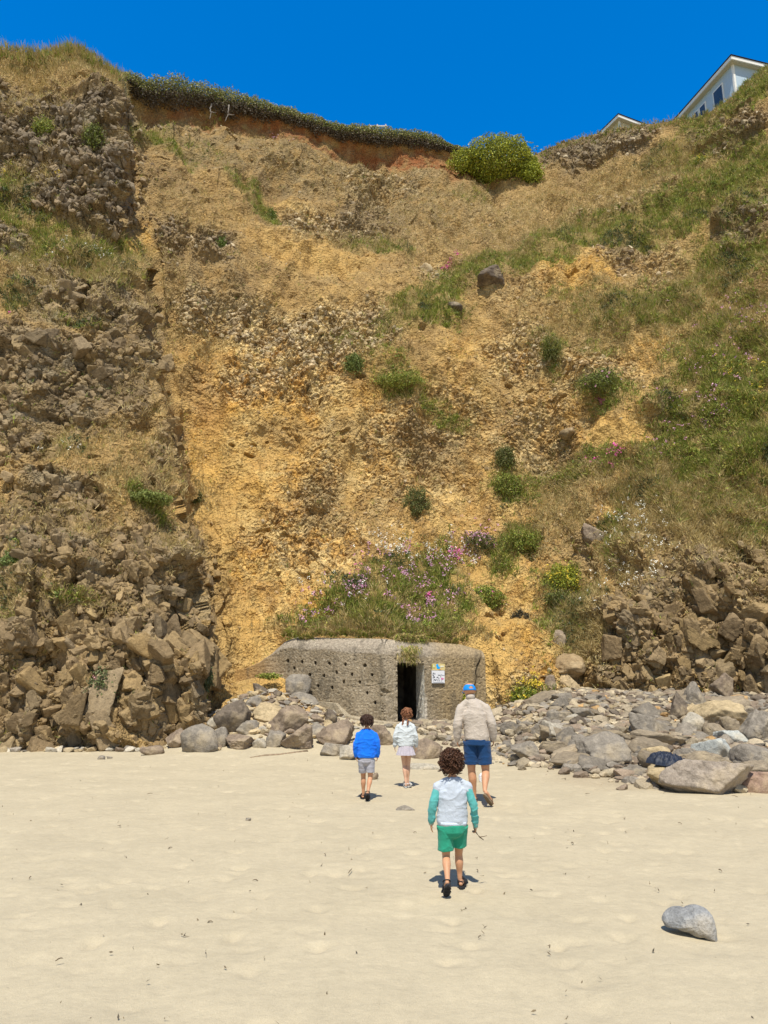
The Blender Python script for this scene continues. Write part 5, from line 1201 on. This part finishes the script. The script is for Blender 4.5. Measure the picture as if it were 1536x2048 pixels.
def hand(bm, wrist, d, side, curl=.5, s=1.0, palm_n=Vector((0, 0, 0))):
    """wrist point, pointing direction, side = +1 right hand; palm faces the thigh"""
    d = Vector(d).normalized(); nrm = Vector((-side, .15, 0)); nrm = (nrm - d * nrm.dot(d)).normalized()      # palm faces inwards
    fwd = nrm.cross(d) * side; fwd = fwd if fwd.y > 0 else -fwd
    w = Vector(wrist); loft_bm(bm, [w - d * .02 * s, w + d * .03 * s, w + d * .075 * s], [(.016 * s, .022 * s), (.014 * s, .034 * s), (.012 * s, .036 * s)], 12, True, fwd)
    for i, (off, ln) in enumerate([(.028, .066), (.0095, .074), (-.0095, .068), (-.027, .052)]):
        b = w + d * .078 * s + fwd * off * s; c1 = d * math.cos(curl * .5) + nrm * math.sin(curl * .5); c2 = d * math.cos(curl * 1.3) + nrm * math.sin(curl * 1.3); c3 = d * math.cos(curl * 2) + nrm * math.sin(curl * 2)
        p1 = b + c1 * ln * .45 * s; p2 = p1 + c2 * ln * .32 * s; p3 = p2 + c3 * ln * .25 * s
        loft_bm(bm, [b - d * .015 * s, b, p1, p2, p3], [.0088 * s, .0088 * s, .0082 * s, .0075 * s, .0062 * s], 8)
    tb = w + d * .022 * s + fwd * .026 * s; t1 = tb + (d * .6 + fwd * .6 + nrm * .25) * .036 * s; t2 = t1 + (d * .9 + fwd * .2 + nrm * .35) * .028 * s
    loft_bm(bm, [tb, t1, t2], [.012 * s, .010 * s, .0078 * s], 8)
    return w + d * .085 * s + nrm * .018 * s
def foot_shape(bm, ankle, heel, toe, s=1.0, w=.036):
    a, h, t = Vector(ankle), Vector(heel), Vector(toe); d = (t - h).normalized(); U = (Vector((0, 0, 1)) - d * d.z).normalized()
    L_ = (t - h).length
    pts = [h + d * L_ * u for u in (.04, .22, .5, .78, .95)]; rr_ = [(w * .75, .026 * s), (w * .85, .032 * s), (w * .95, .026 * s), (w * 1.15, .018 * s), (w * .95, .011 * s)]
    pts = [p + U * rr_[i][1] for i, p in enumerate(pts)]; loft_bm(bm, pts, rr_, 14, True, U)
    loft_bm(bm, [a, h + d * L_ * .25 + U * .04 * s], [(.026 * s, .03 * s), (.03 * s, .036 * s)], 12)
    side = d.cross(U)
    for k, (o_, l_) in enumerate([(-.8, .0), (-.4, .012), (0, .012), (.4, .006), (.8, -.004)]):
        b = h + d * (L_ * .93 + l_ * s) + side * o_ * w * .95 + U * .010 * s; loft_bm(bm, [b, b + d * .018 * s], [.0095 * s, .0082 * s], 8)
    return d, U, L_
def sandal(parent, heel, toe, s, w, mat, sole_mat, thong=False, toe_bend=None):
    h, t = Vector(heel), Vector(toe); d = (t - h).normalized(); U = (Vector((0, 0, 1)) - d * d.z).normalized(); S = d.cross(U); L_ = (t - h).length
    r = bpy.data.objects.new('sandal', None); COL.objects.link(r); r.parent = parent; r.empty_display_size = .05
    bm = bmesh.new(); N = 26; lo, hi = [], []
    for k in range(N):
        a = 2 * math.pi * k / N; x = math.cos(a); y = math.sin(a); ww = w * (1.12 if x > 0 else .92) * (1 - .12 * (abs(x) < .35))
        p = h + d * L_ * (.5 + .56 * x) + S * y * ww * (1 + .0 * x); lo.append(bm.verts.new(p - U * .026 * s)); hi.append(bm.verts.new(p - U * .001))
    bm.faces.new(lo[::-1]); bm.faces.new(hi)
    for k in range(N): bm.faces.new((lo[k], lo[(k + 1) % N], hi[(k + 1) % N], hi[k]))
    # tread bars under the sole
    for k in range(7):
        c_ = h + d * L_ * (.08 + .14 * k) - U * .029 * s; M = Matrix((S, d, U)).transposed(); vs = box(bm, (0, 0, 0), (w * 1.3, .012 * s, .006), M); bmesh.ops.translate(bm, vec=c_, verts=vs)
    finish(bm, 'sole', sole_mat, r, None, False)
    bm = bmesh.new()
    def strap(u, hgt, ww=1.05, r_=.006):
        pts = [h + d * L_ * u + S * math.cos(a) * w * ww + U * (math.sin(a) * hgt) for a in [math.pi * k / 10 for k in range(11)]]
        loft_bm(bm, pts, [(r_ * 1.7, .004)] * 11, 8, False, d)
    if thong: strap(.68, .052 * s, 1.0, .007)
    else:
        strap(.80, .045 * s, 1.15); strap(.52, .075 * s, 1.0)
        pts = [h + d * L_ * (.16 - .16 * math.sin(a)) + S * math.cos(a) * w * .95 + U * .055 * s for a in [math.pi * k / 10 for k in range(11)]]; loft_bm(bm, pts, [(.008, .004)] * 11, 8, False, U)
        for sg in (-1, 1): loft_bm(bm, [h + d * L_ * .2 + S * sg * w * .95, h + d * L_ * .22 + S * sg * w * .95 + U * .06 * s], [.005, .005], 8)
    finish(bm, 'strap', mat, r, None, True); return r

def person(label, loc, J, s, skin, head_r, extras, build=1.0, rz=0, voxel=.0055):
    """J: joints in metres, x right, y ahead (away from the camera), z up"""
    r = empty('person', loc, rz); tag(r, label, 'person')
    bm = bmesh.new(); V3 = Vector; hp, ch, nk, hd = V3(J['hip']), V3(J['chest']), V3(J['neck']), V3(J['head'])
    b = build
    # trunk under the clothes
    P, Rr = spline([hp + V3((0, 0, -.05 * s)), hp + V3((0, 0, .06 * s)), hp.lerp(ch, .55), ch, nk + V3((0, 0, -.03 * s))],
                   [(.115 * b * s, .085 * s), (.125 * b * s, .09 * s), (.115 * b * s, .08 * s), (.14 * b * s, .09 * s), (.075 * s, .06 * s)]); loft_bm(bm, P, Rr, 20)
    loft_bm(bm, [nk + V3((0, 0, -.05 * s)), nk.lerp(hd, .5), hd + V3((0, 0, -.02))], [.052 * s * (1 + .15 * (b > 1.1)), .047 * s * (1 + .2 * (b > 1.1)), .05 * s], 14)
    hr = head_r; F_ = V3(J.get('look', (0, 1, 0))).normalized(); Rt = F_.cross(V3((0, 0, 1))).normalized()
    Mh = Matrix.Translation(hd) @ Matrix((Rt, F_, V3((0, 0, 1)))).transposed().to_4x4()
    def hb(p, rr_, seg=16):
        m = Mh @ Matrix.Translation(V3(p) * hr) @ Matrix.Diagonal((rr_[0] * hr, rr_[1] * hr, rr_[2] * hr, 1)); bmesh.ops.create_uvsphere(bm, u_segments=seg, v_segments=seg // 2 + 2, radius=1, matrix=m)
    hb((0, -.08, .12), (.80, .96, .86)); hb((0, .18, -.35), (.62, .66, .68)); hb((0, .45, -.72), (.30, .30, .22))      # skull, jaw, chin
    hb((0, .88, -.18), (.11, .18, .20)); hb((0, .80, .10), (.08, .12, .26)); hb((0, .82, -.50), (.26, .10, .05)); hb((0, .80, -.58), (.22, .10, .06))   # nose, lips
    hb((0, .74, .16), (.52, .12, .08)); hb((.36, .62, -.2), (.2, .16, .18)); hb((-.36, .62, -.2), (.2, .16, .18))       # brow, cheeks
    for sg in (-1, 1): hb((sg * .84, -.02, -.12), (.09, .17, .28)); hb((sg * .88, .0, .02), (.07, .15, .14))            # ears
    ends = []
    for key, sg in (('L', -1), ('R', 1)):
        sh, el, wr, hd_ = [V3(p) for p in J['arm' + key]]
        limb(bm, [sh, sh.lerp(el, .5), el, el.lerp(wr, .4), wr], [.046 * s * b, .042 * s * b, .034 * s * b, .036 * s * b, .023 * s * b])
        ends.append(hand(bm, wr, hd_ - wr, sg, J.get('curl' + key, .45), s * J.get('hs', 1.0)))
        hj, kn, an, he, to = [V3(p) for p in J['leg' + key]]
        limb(bm, [hj, hj.lerp(kn, .5), kn, kn.lerp(an, .32) + V3((0, -.012 * s, 0)), kn.lerp(an, .7), an], [.085 * s * b, .07 * s * b, .052 * s * b, .057 * s * b, .038 * s * b, .030 * s])
        foot_shape(bm, an, he, to, s, .036 * s * (1.1 if b > 1.1 else 1))
    fuse(bm, 'body', skin, r, voxel, 5)
    for sg in (-1, 1):
        bm = bmesh.new(); m = Mh @ Matrix.Translation(V3((sg * .32, .74, -.02)) * hr) @ Matrix.Diagonal((.12 * hr, .08 * hr, .07 * hr, 1)); bmesh.ops.create_uvsphere(bm, u_segments=10, v_segments=8, radius=1, matrix=m)
        finish(bm, 'eye', M_EYE, r, None, True)
    return r, Mh, ends
M_EYE = flat_mat('eye', (.12, .07, .05), .2)
M_SK1 = skin_mat('skin_tan', (.52, .27, .15)); M_SK2 = skin_mat('skin_light', (.60, .36, .24)); M_SK3 = skin_mat('skin_warm', (.52, .27, .16))
M_SOLE = flat_mat('black_rubber', (.03, .028, .03), .7, 60); M_STRAP = flat_mat('black_strap', (.025, .025, .028), .6, 60)
M_BSOLE = flat_mat('brown_sole', (.20, .145, .09), .8, 60); 

def sweater(parent, J, s, b, mat, sleeve_mat=None, cuff_mat=None, amp=.008, seed=0, hem=None, loose=1.0, collar=True, parts=True):
    V3 = Vector; hp, ch, nk = V3(J['hip']), V3(J['chest']), V3(J['neck']); hz = hem
    W = J['w']; Dp = J['d']
    bm = bmesh.new()
    sx = ch.x; P = [V3((hp.x, hp.y, hz)), V3((hp.x, hp.y - .0, hz + .05 * s)), hp.lerp(ch, .5) + V3((0, -.005, 0)), ch + V3((0, 0, -.02 * s)), ch + V3((0, 0, .07 * s)), nk + V3((0, 0, -.035 * s)), nk + V3((0, 0, -.006 * s))]
    Rr = [(W[0], Dp[0]), (W[0] * 1.05, Dp[0] * 1.06), (W[1], Dp[1]), (W[2], Dp[2]), (W[3], Dp[2] * .86), (W[3] * .50, Dp[2] * .62), (.058 * s, .056 * s)]
    P, Rr = spline(P, Rr, 4); loft_bm(bm, P, Rr, 28, False)
    def arm(bm_, key, f=1.0, start=0):
        sh, el, wr, _h = [V3(p) for p in J['arm' + key]]; sg = -1 if key == 'L' else 1
        wq = wr + (wr - el).normalized() * .005
        pts = [sh.lerp(ch, .35) if start == 0 else sh.lerp(el, .12), sh if start == 0 else sh.lerp(el, .2), sh.lerp(el, .5), el, el.lerp(wr, .5), el.lerp(wr, .82), wq]; a_ = loose
        limb(bm_, pts, [.045 * s * b, .056 * s * b * a_, .056 * s * b * a_, .054 * s * b * a_, .050 * s * b * a_, .047 * s * b * a_, .034 * s * b * a_ * f], 18)
    for key in 'LR':                                  # the slope from neck to shoulder
        sh = V3(J['arm' + key][0]); limb(bm, [nk + V3((0, 0, -.045 * s)), nk.lerp(sh, .5) + V3((0, 0, -.004 * s)), sh + V3((0, 0, .0))], [(.052 * s * b, .05 * s * b), (.050 * s * b, .050 * s * b), (.050 * s * b, .052 * s * b)])
    if not sleeve_mat:
        for key in 'LR': arm(bm, key)
    else:
        for key in 'LR':
            sh = V3(J['arm' + key][0]); el = V3(J['arm' + key][1]); limb(bm, [sh.lerp(ch, .4), sh, sh.lerp(el, .2)], [.045 * s * b, .0585 * s * b * loose, .060 * s * b * loose])
    o = fuse(bm, 'sweater', mat, parent, .006, 7, folds(amp, seed=seed))
    if sleeve_mat:
        for key in 'LR':
            bm = bmesh.new(); arm(bm, key, 1.0, 1); sl = fuse(bm, 'sleeve', sleeve_mat, o, .006, 5, folds(amp * .9, (.07, .07, .04), seed + 3, lambda co: .5 + np.clip((ch.z - co[:, 2]) * 6, 0, 1)))
            # the sleeve only begins at the shoulder seam
    if cuff_mat:
        for key in 'LR':
            sh, el, wr, h_ = [V3(p) for p in J['arm' + key]]; d = (wr - el).normalized(); bm = bmesh.new()
            loft_bm(bm, [wr - d * .035 * s, wr - d * .01, wr + d * .022 * s], [.042 * s * b, .040 * s * b, .036 * s * b], 18); finish(bm, 'cuff', cuff_mat, o, None, True)
    return o
def shorts(parent, J, s, mat, top, hemL, hemR, W, D, legr, flare=1.0, amp=.006, seed=5, name='shorts', band=None):
    V3 = Vector; hp = V3(J['hip']); bm = bmesh.new()
    P, Rr = spline([V3((hp.x, hp.y, top)), V3((hp.x, hp.y - .008 * s, top - .07 * s)), V3((hp.x, hp.y - .012 * s, hp.z - .06 * s))], [(W * .93, D * .9), (W, D * 1.05), (W * .98, D * 1.02)]); loft_bm(bm, P, Rr, 24)
    for key, hem in (('L', hemL), ('R', hemR)):
        hj, kn = V3(J['leg' + key][0]), V3(J['leg' + key][1]); an = V3(J['leg' + key][2])
        t = (hj.z - hem) / (hj.z - kn.z); e = hj + (kn - hj) * t if t <= 1 else kn + (an - kn) * ((kn.z - hem) / (kn.z - an.z))
        pts = [hj + V3((0, 0, .02 * s)), hj.lerp(e, .5), e]; rr_ = [(legr * 1.12, legr * 1.12), (legr * 1.03, legr * 1.05), (legr * flare, legr * flare)]
        P, Rr = spline(pts, rr_, 4); loft_bm(bm, P, Rr, 22, False)
    return fuse(bm, name, mat, parent, .006, 4, folds(amp, (.10, .10, .06), seed))

# ---- boy in the foreground: pale sweatshirt with teal sleeves, green shorts, curly hair, holding a stick
def boy_front():
    Y = 7.62; loc = at(908, 1780, Y); loc.z = 0.0; s = .72
    J = dict(hip=(-.005, 0, .60), chest=(.0, 0, .90), neck=(.005, -.0, 1.035), head=(.0, .02, 1.165), look=(-.1, 1, -.12),
             armL=[(-.135, 0, .945), (-.192, -.03, .78), (-.205, .02, .615), (-.208, .04, .50)], armR=[(.143, 0, .945), (.20, -.035, .775), (.222, .03, .585), (.232, .07, .48)],
             legL=[(-.075, 0, .57), (-.068, .02, .305), (-.075, -.20, .135), (-.082, -.245, .105), (-.088, -.205, .030)],
             legR=[(.07, .01, .57), (.060, .09, .31), (.068, .10, .075), (.07, .06, .028), (.115, .215, .028)],
             curlL=.35, curlR=1.1, hs=1.02, w=(.146, .143, .150, .098), d=(.098, .094, .098))
    J['legL'][3] = (-.082, -.285, .135); J['legL'][4] = (-.092, -.205, .020)
    r, Mh, ends = person('boy with curly brown hair, teal sleeves and green shorts walking in front, stick in hand', loc, J, s, M_SK1, .090, None, 1.0)
    hm = flat_mat('brown_hair', (.065, .028, .014), .5, 40, .5, 1.7)
    bm = bmesh.new(); ball(bm, Mh @ Vector((0, -.012, .018)), (.094, .10, .098), 20); finish(bm, 'scalp', hm, r, None, True)
    curls('hair', hm, r, Mh @ Vector((0, -.012, .012)), (.090, .099, .095), 980, .038, .0052, 1.0, 3, -.82, 1.0)
    sw = sweater(r, J, s, 1.0, cloth_mat('pale_fleece', (.47, .52, .59)), cloth_mat('teal_cotton', (.10, .40, .38)), cloth_mat('cuff_knit', (.42, .45, .36)), .008, 1, .60, 1.05)
    bm = bmesh.new(); hp = Vector(J['hip']); P = [hp + Vector((0, 0, -.015)), hp + Vector((0, 0, .025))]; 
    loft_bm(bm, P, [(.140, .096), (.147, .101)], 28, False); finish(bm, 'hem', cloth_mat('hem_knit', (.52, .58, .66)), sw, None, True)
    shorts(r, J, s, cloth_mat('green_cotton', (.022, .29, .18)), .63, .36, .395, .132, .092, .073, 1.06, .006, 5)
    sandal(r, Vector(J['legL'][3]), Vector(J['legL'][4]) + Vector((0, .01, 0)), s * 1.1, .034, M_STRAP, M_SOLE); sandal(r, J['legR'][3], J['legR'][4], s * 1.1, .034, M_STRAP, M_SOLE)
    # the stick he carries
    e = loc + ends[1]; bm = bmesh.new(); p0 = e + Vector((-.01, -.03, .03)); p1 = e + Vector((.045, -.02, -.055)); p2 = e + Vector((.085, 0, -.085))
    tube_bm(bm, [v - e for v in (p0, e.lerp(p1, .3), p1, p2)], [.006, .007, .006, .004], 6); tube_bm(bm, [p1 - e, p1 - e + Vector((.05, .03, .0)), p1 - e + Vector((.075, .02, .01))], [.005, .004, .003], 6)
    tag(finish(bm, 'stick', flat_mat('driftwood', (.20, .15, .10), .85), None, e, True), 'short forked driftwood stick held by the curly haired boy', 'stick')
boy_front()

# ---- man in oatmeal fleece, navy shorts and blue cap
def man():
    Y = 12.5; loc = at(950, 1606, Y); loc.z = 0.0; s = 1.0
    J = dict(hip=(.055, 0, 1.0), chest=(.02, .0, 1.40), neck=(-.03, .02, 1.635), head=(-.042, .05, 1.755), look=(-.15, 1, -.1),
             armL=[(-.185, .01, 1.475), (-.255, -.05, 1.23), (-.262, .02, .98), (-.25, .06, .84)], armR=[(.21, .01, 1.475), (.30, -.05, 1.23), (.325, .03, .99), (.335, .07, .86)],
             legL=[(-.045, .02, .93), (-.035, .06, .50), (.005, .10, .09), (.0, .05, .03), (.02, .27, .03)],
             legR=[(.155, 0, .93), (.185, .01, .50), (.125, -.28, .235), (.115, -.355, .20), (.235, -.24, .03)], curlL=.6, curlR=.6,
             w=(.190, .190, .212, .145), d=(.145, .135, .14))
    r, Mh, ends = person('man in oatmeal fleece, navy shorts and bright blue cap walking towards the bunker', loc, J, s, M_SK1, .118, None, 1.18, 0, .007)
    hm = flat_mat('cap_cloth', (.01, .24, .72), .8, 60)
    # cap: dome with an arched gap at the back, strap across it and a peak in front
    bm = bmesh.new(); n_, m_ = 36, 16; cv = Vector((0, -.01, .012)); ring = []
    for i in range(m_):
        ph = (math.pi / 2) * i / (m_ - 1); row = []
        for k in range(n_):
            a = 2 * math.pi * k / n_; row.append(bm.verts.new(Mh @ (cv + Vector((math.sin(a) * .108 * math.cos(ph), -math.cos(a) * .126 * math.cos(ph), -.02 + .118 * math.sin(ph))))))
        ring.append(row)
    for i in range(m_ - 1):
        for k in range(n_):
            a = (k + .5) * 2 * math.pi / n_; a = a - 2 * math.pi if a > math.pi else a
            if (abs(a) / .42) ** 2 + ((i - 1.2) / 4.4) ** 2 < 1 and i > 1: continue
            bm.faces.new((ring[i][k], ring[i][(k + 1) % n_], ring[i + 1][(k + 1) % n_], ring[i + 1][k]))
    bmesh.ops.remove_doubles(bm, verts=bm.verts[:], dist=.0008)
    P_ = []
    for k in range(13):
        a = -1.1 + 2.2 * k / 12; P_.append((bm.verts.new(Mh @ (cv + Vector((math.sin(a) * .105, math.cos(a) * .122, -.018)))), bm.verts.new(Mh @ (cv + Vector((math.sin(a) * .10, .122 + .07 * math.cos(a) , -.035 - .012 * math.cos(a)))))))
    for A, B in zip(P_, P_[1:]): bm.faces.new((A[0], B[0], B[1], A[1]))
    cp = finish(bm, 'cap', hm, r, None, True); sm = cp.modifiers.new('t', 'SOLIDIFY'); sm.thickness = .004
    sw = sweater(r, J, s, 1.22, cloth_mat('oatmeal_fleece', (.48, .415, .35), 160, .003), None, None, .006, 9, .97, 1.10)
    bm = bmesh.new(); nk = Vector(J['neck']); loft_bm(bm, [nk + Vector((-.0, 0, -.02)), nk + Vector((0, 0, .03)), nk + Vector((-.002, 0, .055))], [(.085, .08), (.072, .07), (.070, .068)], 22, False); finish(bm, 'collar', cloth_mat('collar_fleece', (.48, .415, .35), 160, .003), sw, None, True)
    shorts(r, J, s, cloth_mat('navy_cloth', (.006, .042, .13), 260, .001), 1.0, .60, .60, .195, .14, .112, 1.08, .007, 4)
    sandal(r, J['legL'][3], J['legL'][4], 1.0, .047, flat_mat('brown_strap', (.12, .08, .05), .7), M_BSOLE, True); sandal(r, J['legR'][3], J['legR'][4], 1.0, .047, flat_mat('brown_strap', (.12, .08, .05), .7), M_BSOLE, True)
man()

# ---- boy in bright blue sweatshirt and light grey shorts
def boy_blue():
    Y = 12.85; loc = at(733, 1598, Y); loc.z = 0.0; s = .74
    J = dict(hip=(.0, 0, .66), chest=(.0, 0, .98), neck=(.0, .01, 1.13), head=(.0, .03, 1.25), look=(.1, 1, -.2),
             armL=[(-.132, 0, 1.03), (-.178, -.03, .87), (-.182, .01, .69), (-.165, .03, .58)], armR=[(.135, 0, 1.03), (.18, -.03, .87), (.178, .01, .69), (.175, .04, .59)],
             legL=[(-.07, .0, .62), (-.055, .07, .35), (-.055, .08, .08), (-.06, .04, .026), (-.075, .20, .026)], legR=[(.06, 0, .62), (.06, .0, .35), (.025, -.16, .14), (.02, -.205, .13), (.015, -.09, .02)], curlL=.5, curlR=.7,
             w=(.150, .155, .153, .10), d=(.105, .10, .10))
    r, Mh, ends = person('boy in bright blue sweatshirt and light grey shorts walking furthest to one side', loc, J, s, M_SK1, .09, None, 1.0, 0, .006)
    r['label'] = 'boy in bright blue sweatshirt and light grey shorts walking towards the rock pile'
    hm = flat_mat('dark_brown_hair', (.045, .022, .014), .5, 40, .5, 1.7); bm = bmesh.new(); ball(bm, Mh @ Vector((0, -.012, .018)), (.084, .095, .09), 20); finish(bm, 'scalp', hm, r, None, True)
    curls('hair', hm, r, Mh @ Vector((0, -.012, .016)), (.082, .094, .088), 420, .06, .006, .28, 8, -.55)
    sweater(r, J, s, 1.0, cloth_mat('blue_fleece', (.004, .16, .78)), None, None, .010, 12, .66, 1.2)
    shorts(r, J, s, cloth_mat('grey_cotton', (.35, .345, .38)), .68, .43, .43, .125, .09, .072, 1.02, .006, 8)
    sandal(r, J['legL'][3], J['legL'][4], s * 1.1, .036, M_STRAP, M_SOLE); sandal(r, J['legR'][3], J['legR'][4], s * 1.1, .036, M_STRAP, M_SOLE)
boy_blue()

# ---- girl in white sweatshirt and pale skirt
def girl():
    Y = 14.2; loc = at(812, 1575, Y); loc.z = 0.0; s = .76
    J = dict(hip=(.0, 0, .74), chest=(-.005, 0, 1.03), neck=(.005, .01, 1.195), head=(.03, .03, 1.305), look=(.35, 1, -.1),
             armL=[(-.128, 0, 1.07), (-.185, -.02, .90), (-.20, .03, .725), (-.20, .05, .62)], armR=[(.128, 0, 1.07), (.175, -.02, .90), (.195, .03, .72), (.195, .05, .61)],
             legL=[(-.055, 0, .68), (-.03, .04, .39), (.0, -.02, .08), (-.005, -.06, .03), (.0, .11, .022)], legR=[(.055, 0, .68), (.045, .05, .39), (.035, .06, .08), (.03, .02, .026), (.085, .17, .026)], curlL=.4, curlR=.4,
             w=(.145, .15, .143, .092), d=(.10, .095, .095))
    r, Mh, ends = person('girl in white sweatshirt and pale lilac skirt walking towards the bunker door', loc, J, s, M_SK2, .089, None, .9, 0, .006)
    hm = flat_mat('auburn_hair', (.20, .085, .04), .45, 40, .5, 1.8); bm = bmesh.new(); ball(bm, Mh @ Vector((0, -.012, .016)), (.082, .094, .092), 20); finish(bm, 'scalp', hm, r, None, True)
    curls('hair', hm, r, Mh @ Vector((0, -.012, .016)), (.08, .092, .088), 300, .06, .006, .25, 5, -.5)
    for dx in (-.05, .045):                                    # two braids down the back of the head
        bm = bmesh.new()
        for k in range(10): ball(bm, Mh @ Vector((dx + .006 * (-1) ** k, -.095 + .002 * k - .018 * max(0, k - 5) ** .5, .02 - .025 * k)), (.016, .014, .018), 8)
        finish(bm, 'braid', hm, r, None, True)
    bm = bmesh.new(); ball(bm, Mh @ Vector((-.0, -.095, .045)), (.024, .018, .02), 8); finish(bm, 'hair_bun', hm, r, None, True)
    sweater(r, J, s, .95, cloth_mat('white_cotton', (.56, .60, .61)), None, None, .011, 15, .725, 1.25)
    # pleated skirt
    n_ = 96; bm = bmesh.new(); rows_ = []; hp = Vector(J['hip'])
    for i in range(7):
        u = i / 6; row = []
        for k in range(n_):
            a = 2 * math.pi * k / n_; pl = 1 + .07 * u * math.sin(a * 14 + .6 * math.sin(a * 3)); row.append(bm.verts.new(hp + Vector((math.cos(a) * (.115 + .055 * u) * pl, math.sin(a) * (.09 + .05 * u) * pl, .03 - .20 * u))))
        rows_.append(row)
    for A, B in zip(rows_, rows_[1:]):
        for k in range(n_): bm.faces.new((A[k], A[(k + 1) % n_], B[(k + 1) % n_], B[k]))
    finish(bm, 'skirt', cloth_mat('lilac_cotton', (.46, .42, .47)), r, None, True)
    wm_ = flat_mat('white_sandal', (.6, .6, .58), .6); sandal(r, J['legL'][3], J['legL'][4], s, .034, wm_, wm_); sandal(r, J['legR'][3], J['legR'][4], s, .034, wm_, wm_)
girl()
# ---------------------------------------------------------------- things lying about
def jacket():
    c0 = at(1337, 1519, 14.3); k = 1 / pxm(1337, 1519, 14.3); nr_, na = 44, 150
    A_, R_ = np.meshgrid(np.linspace(0, 2 * np.pi, na), np.linspace(0, 1, nr_))
    ca, sa = np.cos(A_), np.sin(A_)
    ro = 1 + .16 * np.sin(3 * A_ + 1) + .10 * np.sin(7 * A_) + .06 * np.sin(13 * A_ + 2)
    taper = np.where(ca > 0, 1 - .55 * ca, 1)
    x = R_ * ro * ca * 40 * k; y = R_ * ro * sa * .26 * taper
    q = np.stack([x.ravel(), y.ravel(), 0 * x.ravel()], 1); q = q + .04 * np.stack([perlin(q, .15, 601), perlin(q, .15, 602), 0 * q[:, 0]], 1)
    dome = (np.clip(1 - R_ ** 2, 0, 1) ** .6 * .13 * (1 - .35 * np.clip(ca * R_ + .2, 0, 1))).ravel()
    f = (1 - np.abs(perlin(q * [1, 2.4, 1], .13, 603))) ** 3 * .06 + (1 - np.abs(perlin(q * [1.4, 1.4, 1], .06, 604))) ** 3 * .025
    z = dome + f * (1 - R_.ravel() ** 6) - .07 - .05 * R_.ravel() ** 3 - x.ravel() * .12
    P = np.stack([x.ravel(), y.ravel(), z], 1); t = NT('navy_nylon'); v = t.obj(); c = t.mul((.018, .024, .042), t.ramp(t.noise(20, 4, .6, v), (.3, .6), (.7, 1.5)))
    mat = t.fin(c, .5, t.bump(t.noise(40, 3, .6, v), .006)); o = link('jacket', mesh_np('jacket', P, grid_faces(nr_, na)[:, ::-1], mat=mat), None, c0 + Vector((0, 0, .01)))
    tag(o, 'crumpled dark navy jacket lying on the brown front boulder', 'jacket')
jacket()
def log_():
    pts = [(500, 1516), (530, 1513), (560, 1510), (590, 1506), (615, 1503)]; W_ = [at(x_, y_, float(ground_hit(x_, y_)) + .02) for x_, y_ in pts]; r = W_[0]; bm = bmesh.new()
    tube_bm(bm, [p - r + Vector((0, 0, .015 * math.sin(i * 1.7))) for i, p in enumerate(W_)], [.02, .035, .04, .05, .035], 8)
    tag(finish(bm, 'driftwood', flat_mat('old_driftwood', (.26, .19, .12), .9, 14, .6, 1.3), None, r, True), 'thin driftwood branch half sunk in sand before the rock pile', 'driftwood')
log_()
# twigs one can pick out, and the scatter of tiny bits nobody could count
tr_ = np.random.default_rng(33); M_TW = flat_mat('dry_weed', (.16, .12, .075), .9)
tw_ = [(700, 1746, 22), (1145, 1690, 10), (955, 1745, 10), (340, 1700, 9), (650, 1713, 8), (240, 1655, 10), (118, 1925, 13), (510, 1765, 10), (830, 1668, 7), (1250, 1640, 8), (1360, 1650, 8), (1100, 1900, 9), (60, 1760, 9), (420, 1850, 12), (960, 1880, 8), (1130, 1560, 14), (1470, 1595, 12), (1175, 1590, 9), (300, 1590, 9), (1440, 1745, 9)]
for i, (x_, y_, w_) in enumerate(tw_):
    Y = float(ground_hit(x_, y_)); k = 1 / pxm(x_, y_, Y); c_ = at(x_, y_, Y); c_.z = float(gz(c_.x, c_.y)) + .012; bm = bmesh.new(); a = tr_.uniform(0, 3.1)
    d = Vector((math.cos(a), math.sin(a) * 1.6, 0)); L_ = w_ * k; p = [d * L_ * (t_ - .5) + Vector((0, 0, .012 * math.sin(t_ * 3) + .004)) + Vector((tr_.normal(), tr_.normal(), 0)) * L_ * .07 for t_ in (0, .33, .66, 1)]
    tube_bm(bm, p, [.003, .005, .004, .002], 5)
    if i % 2: tube_bm(bm, [p[1], p[1] + Vector((-d.y, d.x, .02)) * L_ * .3], [.0035, .002], 5)
    tag(finish(bm, 'twig', M_TW, None, c_, True), 'forked dry twig lying on the open sand' if i % 2 else 'curved dry twig lying on the open sand', 'twig', 'forked twigs scattered on the sand' if i % 2 else 'curved twigs scattered on the sand')
bx, bt, bc = [], [], []; N_ = 300
yy = tr_.uniform(0, 1, N_) ** 1.4 * 15 + 4.6; xx = tr_.uniform(-.62, .62, N_) * (yy + 1.2)
base = np.stack([xx, yy, gz(xx, yy) + .012], 1)
V_, T_, C_ = leaves(base + [0, 0, .004], tr_.uniform(.012, .045, N_), palette([(.13, .10, .06), (.08, .065, .045), (.22, .17, .10)], N_), np.tile([0, 0, 1.], (N_, 1)), 1.2, .35)
v2 = blades(base[:150], np.tile([0, 0, 1.], (150, 1)), tr_.uniform(.02, .06, 150), np.full(150, .006), palette([(.13, .10, .06), (.20, .16, .09)], 150), spread=1.6, updir=np.tile([0, 0, .15], (150, 1)))
V_, T_, C_ = merge((V_, T_, C_), v2)
tag(link('debris', mesh_np('debris', V_, T_, smooth=False, col=C_, mat=M_FLOWER)), 'tiny dark specks of dry seaweed and bark scattered over the sand', kind='stuff')
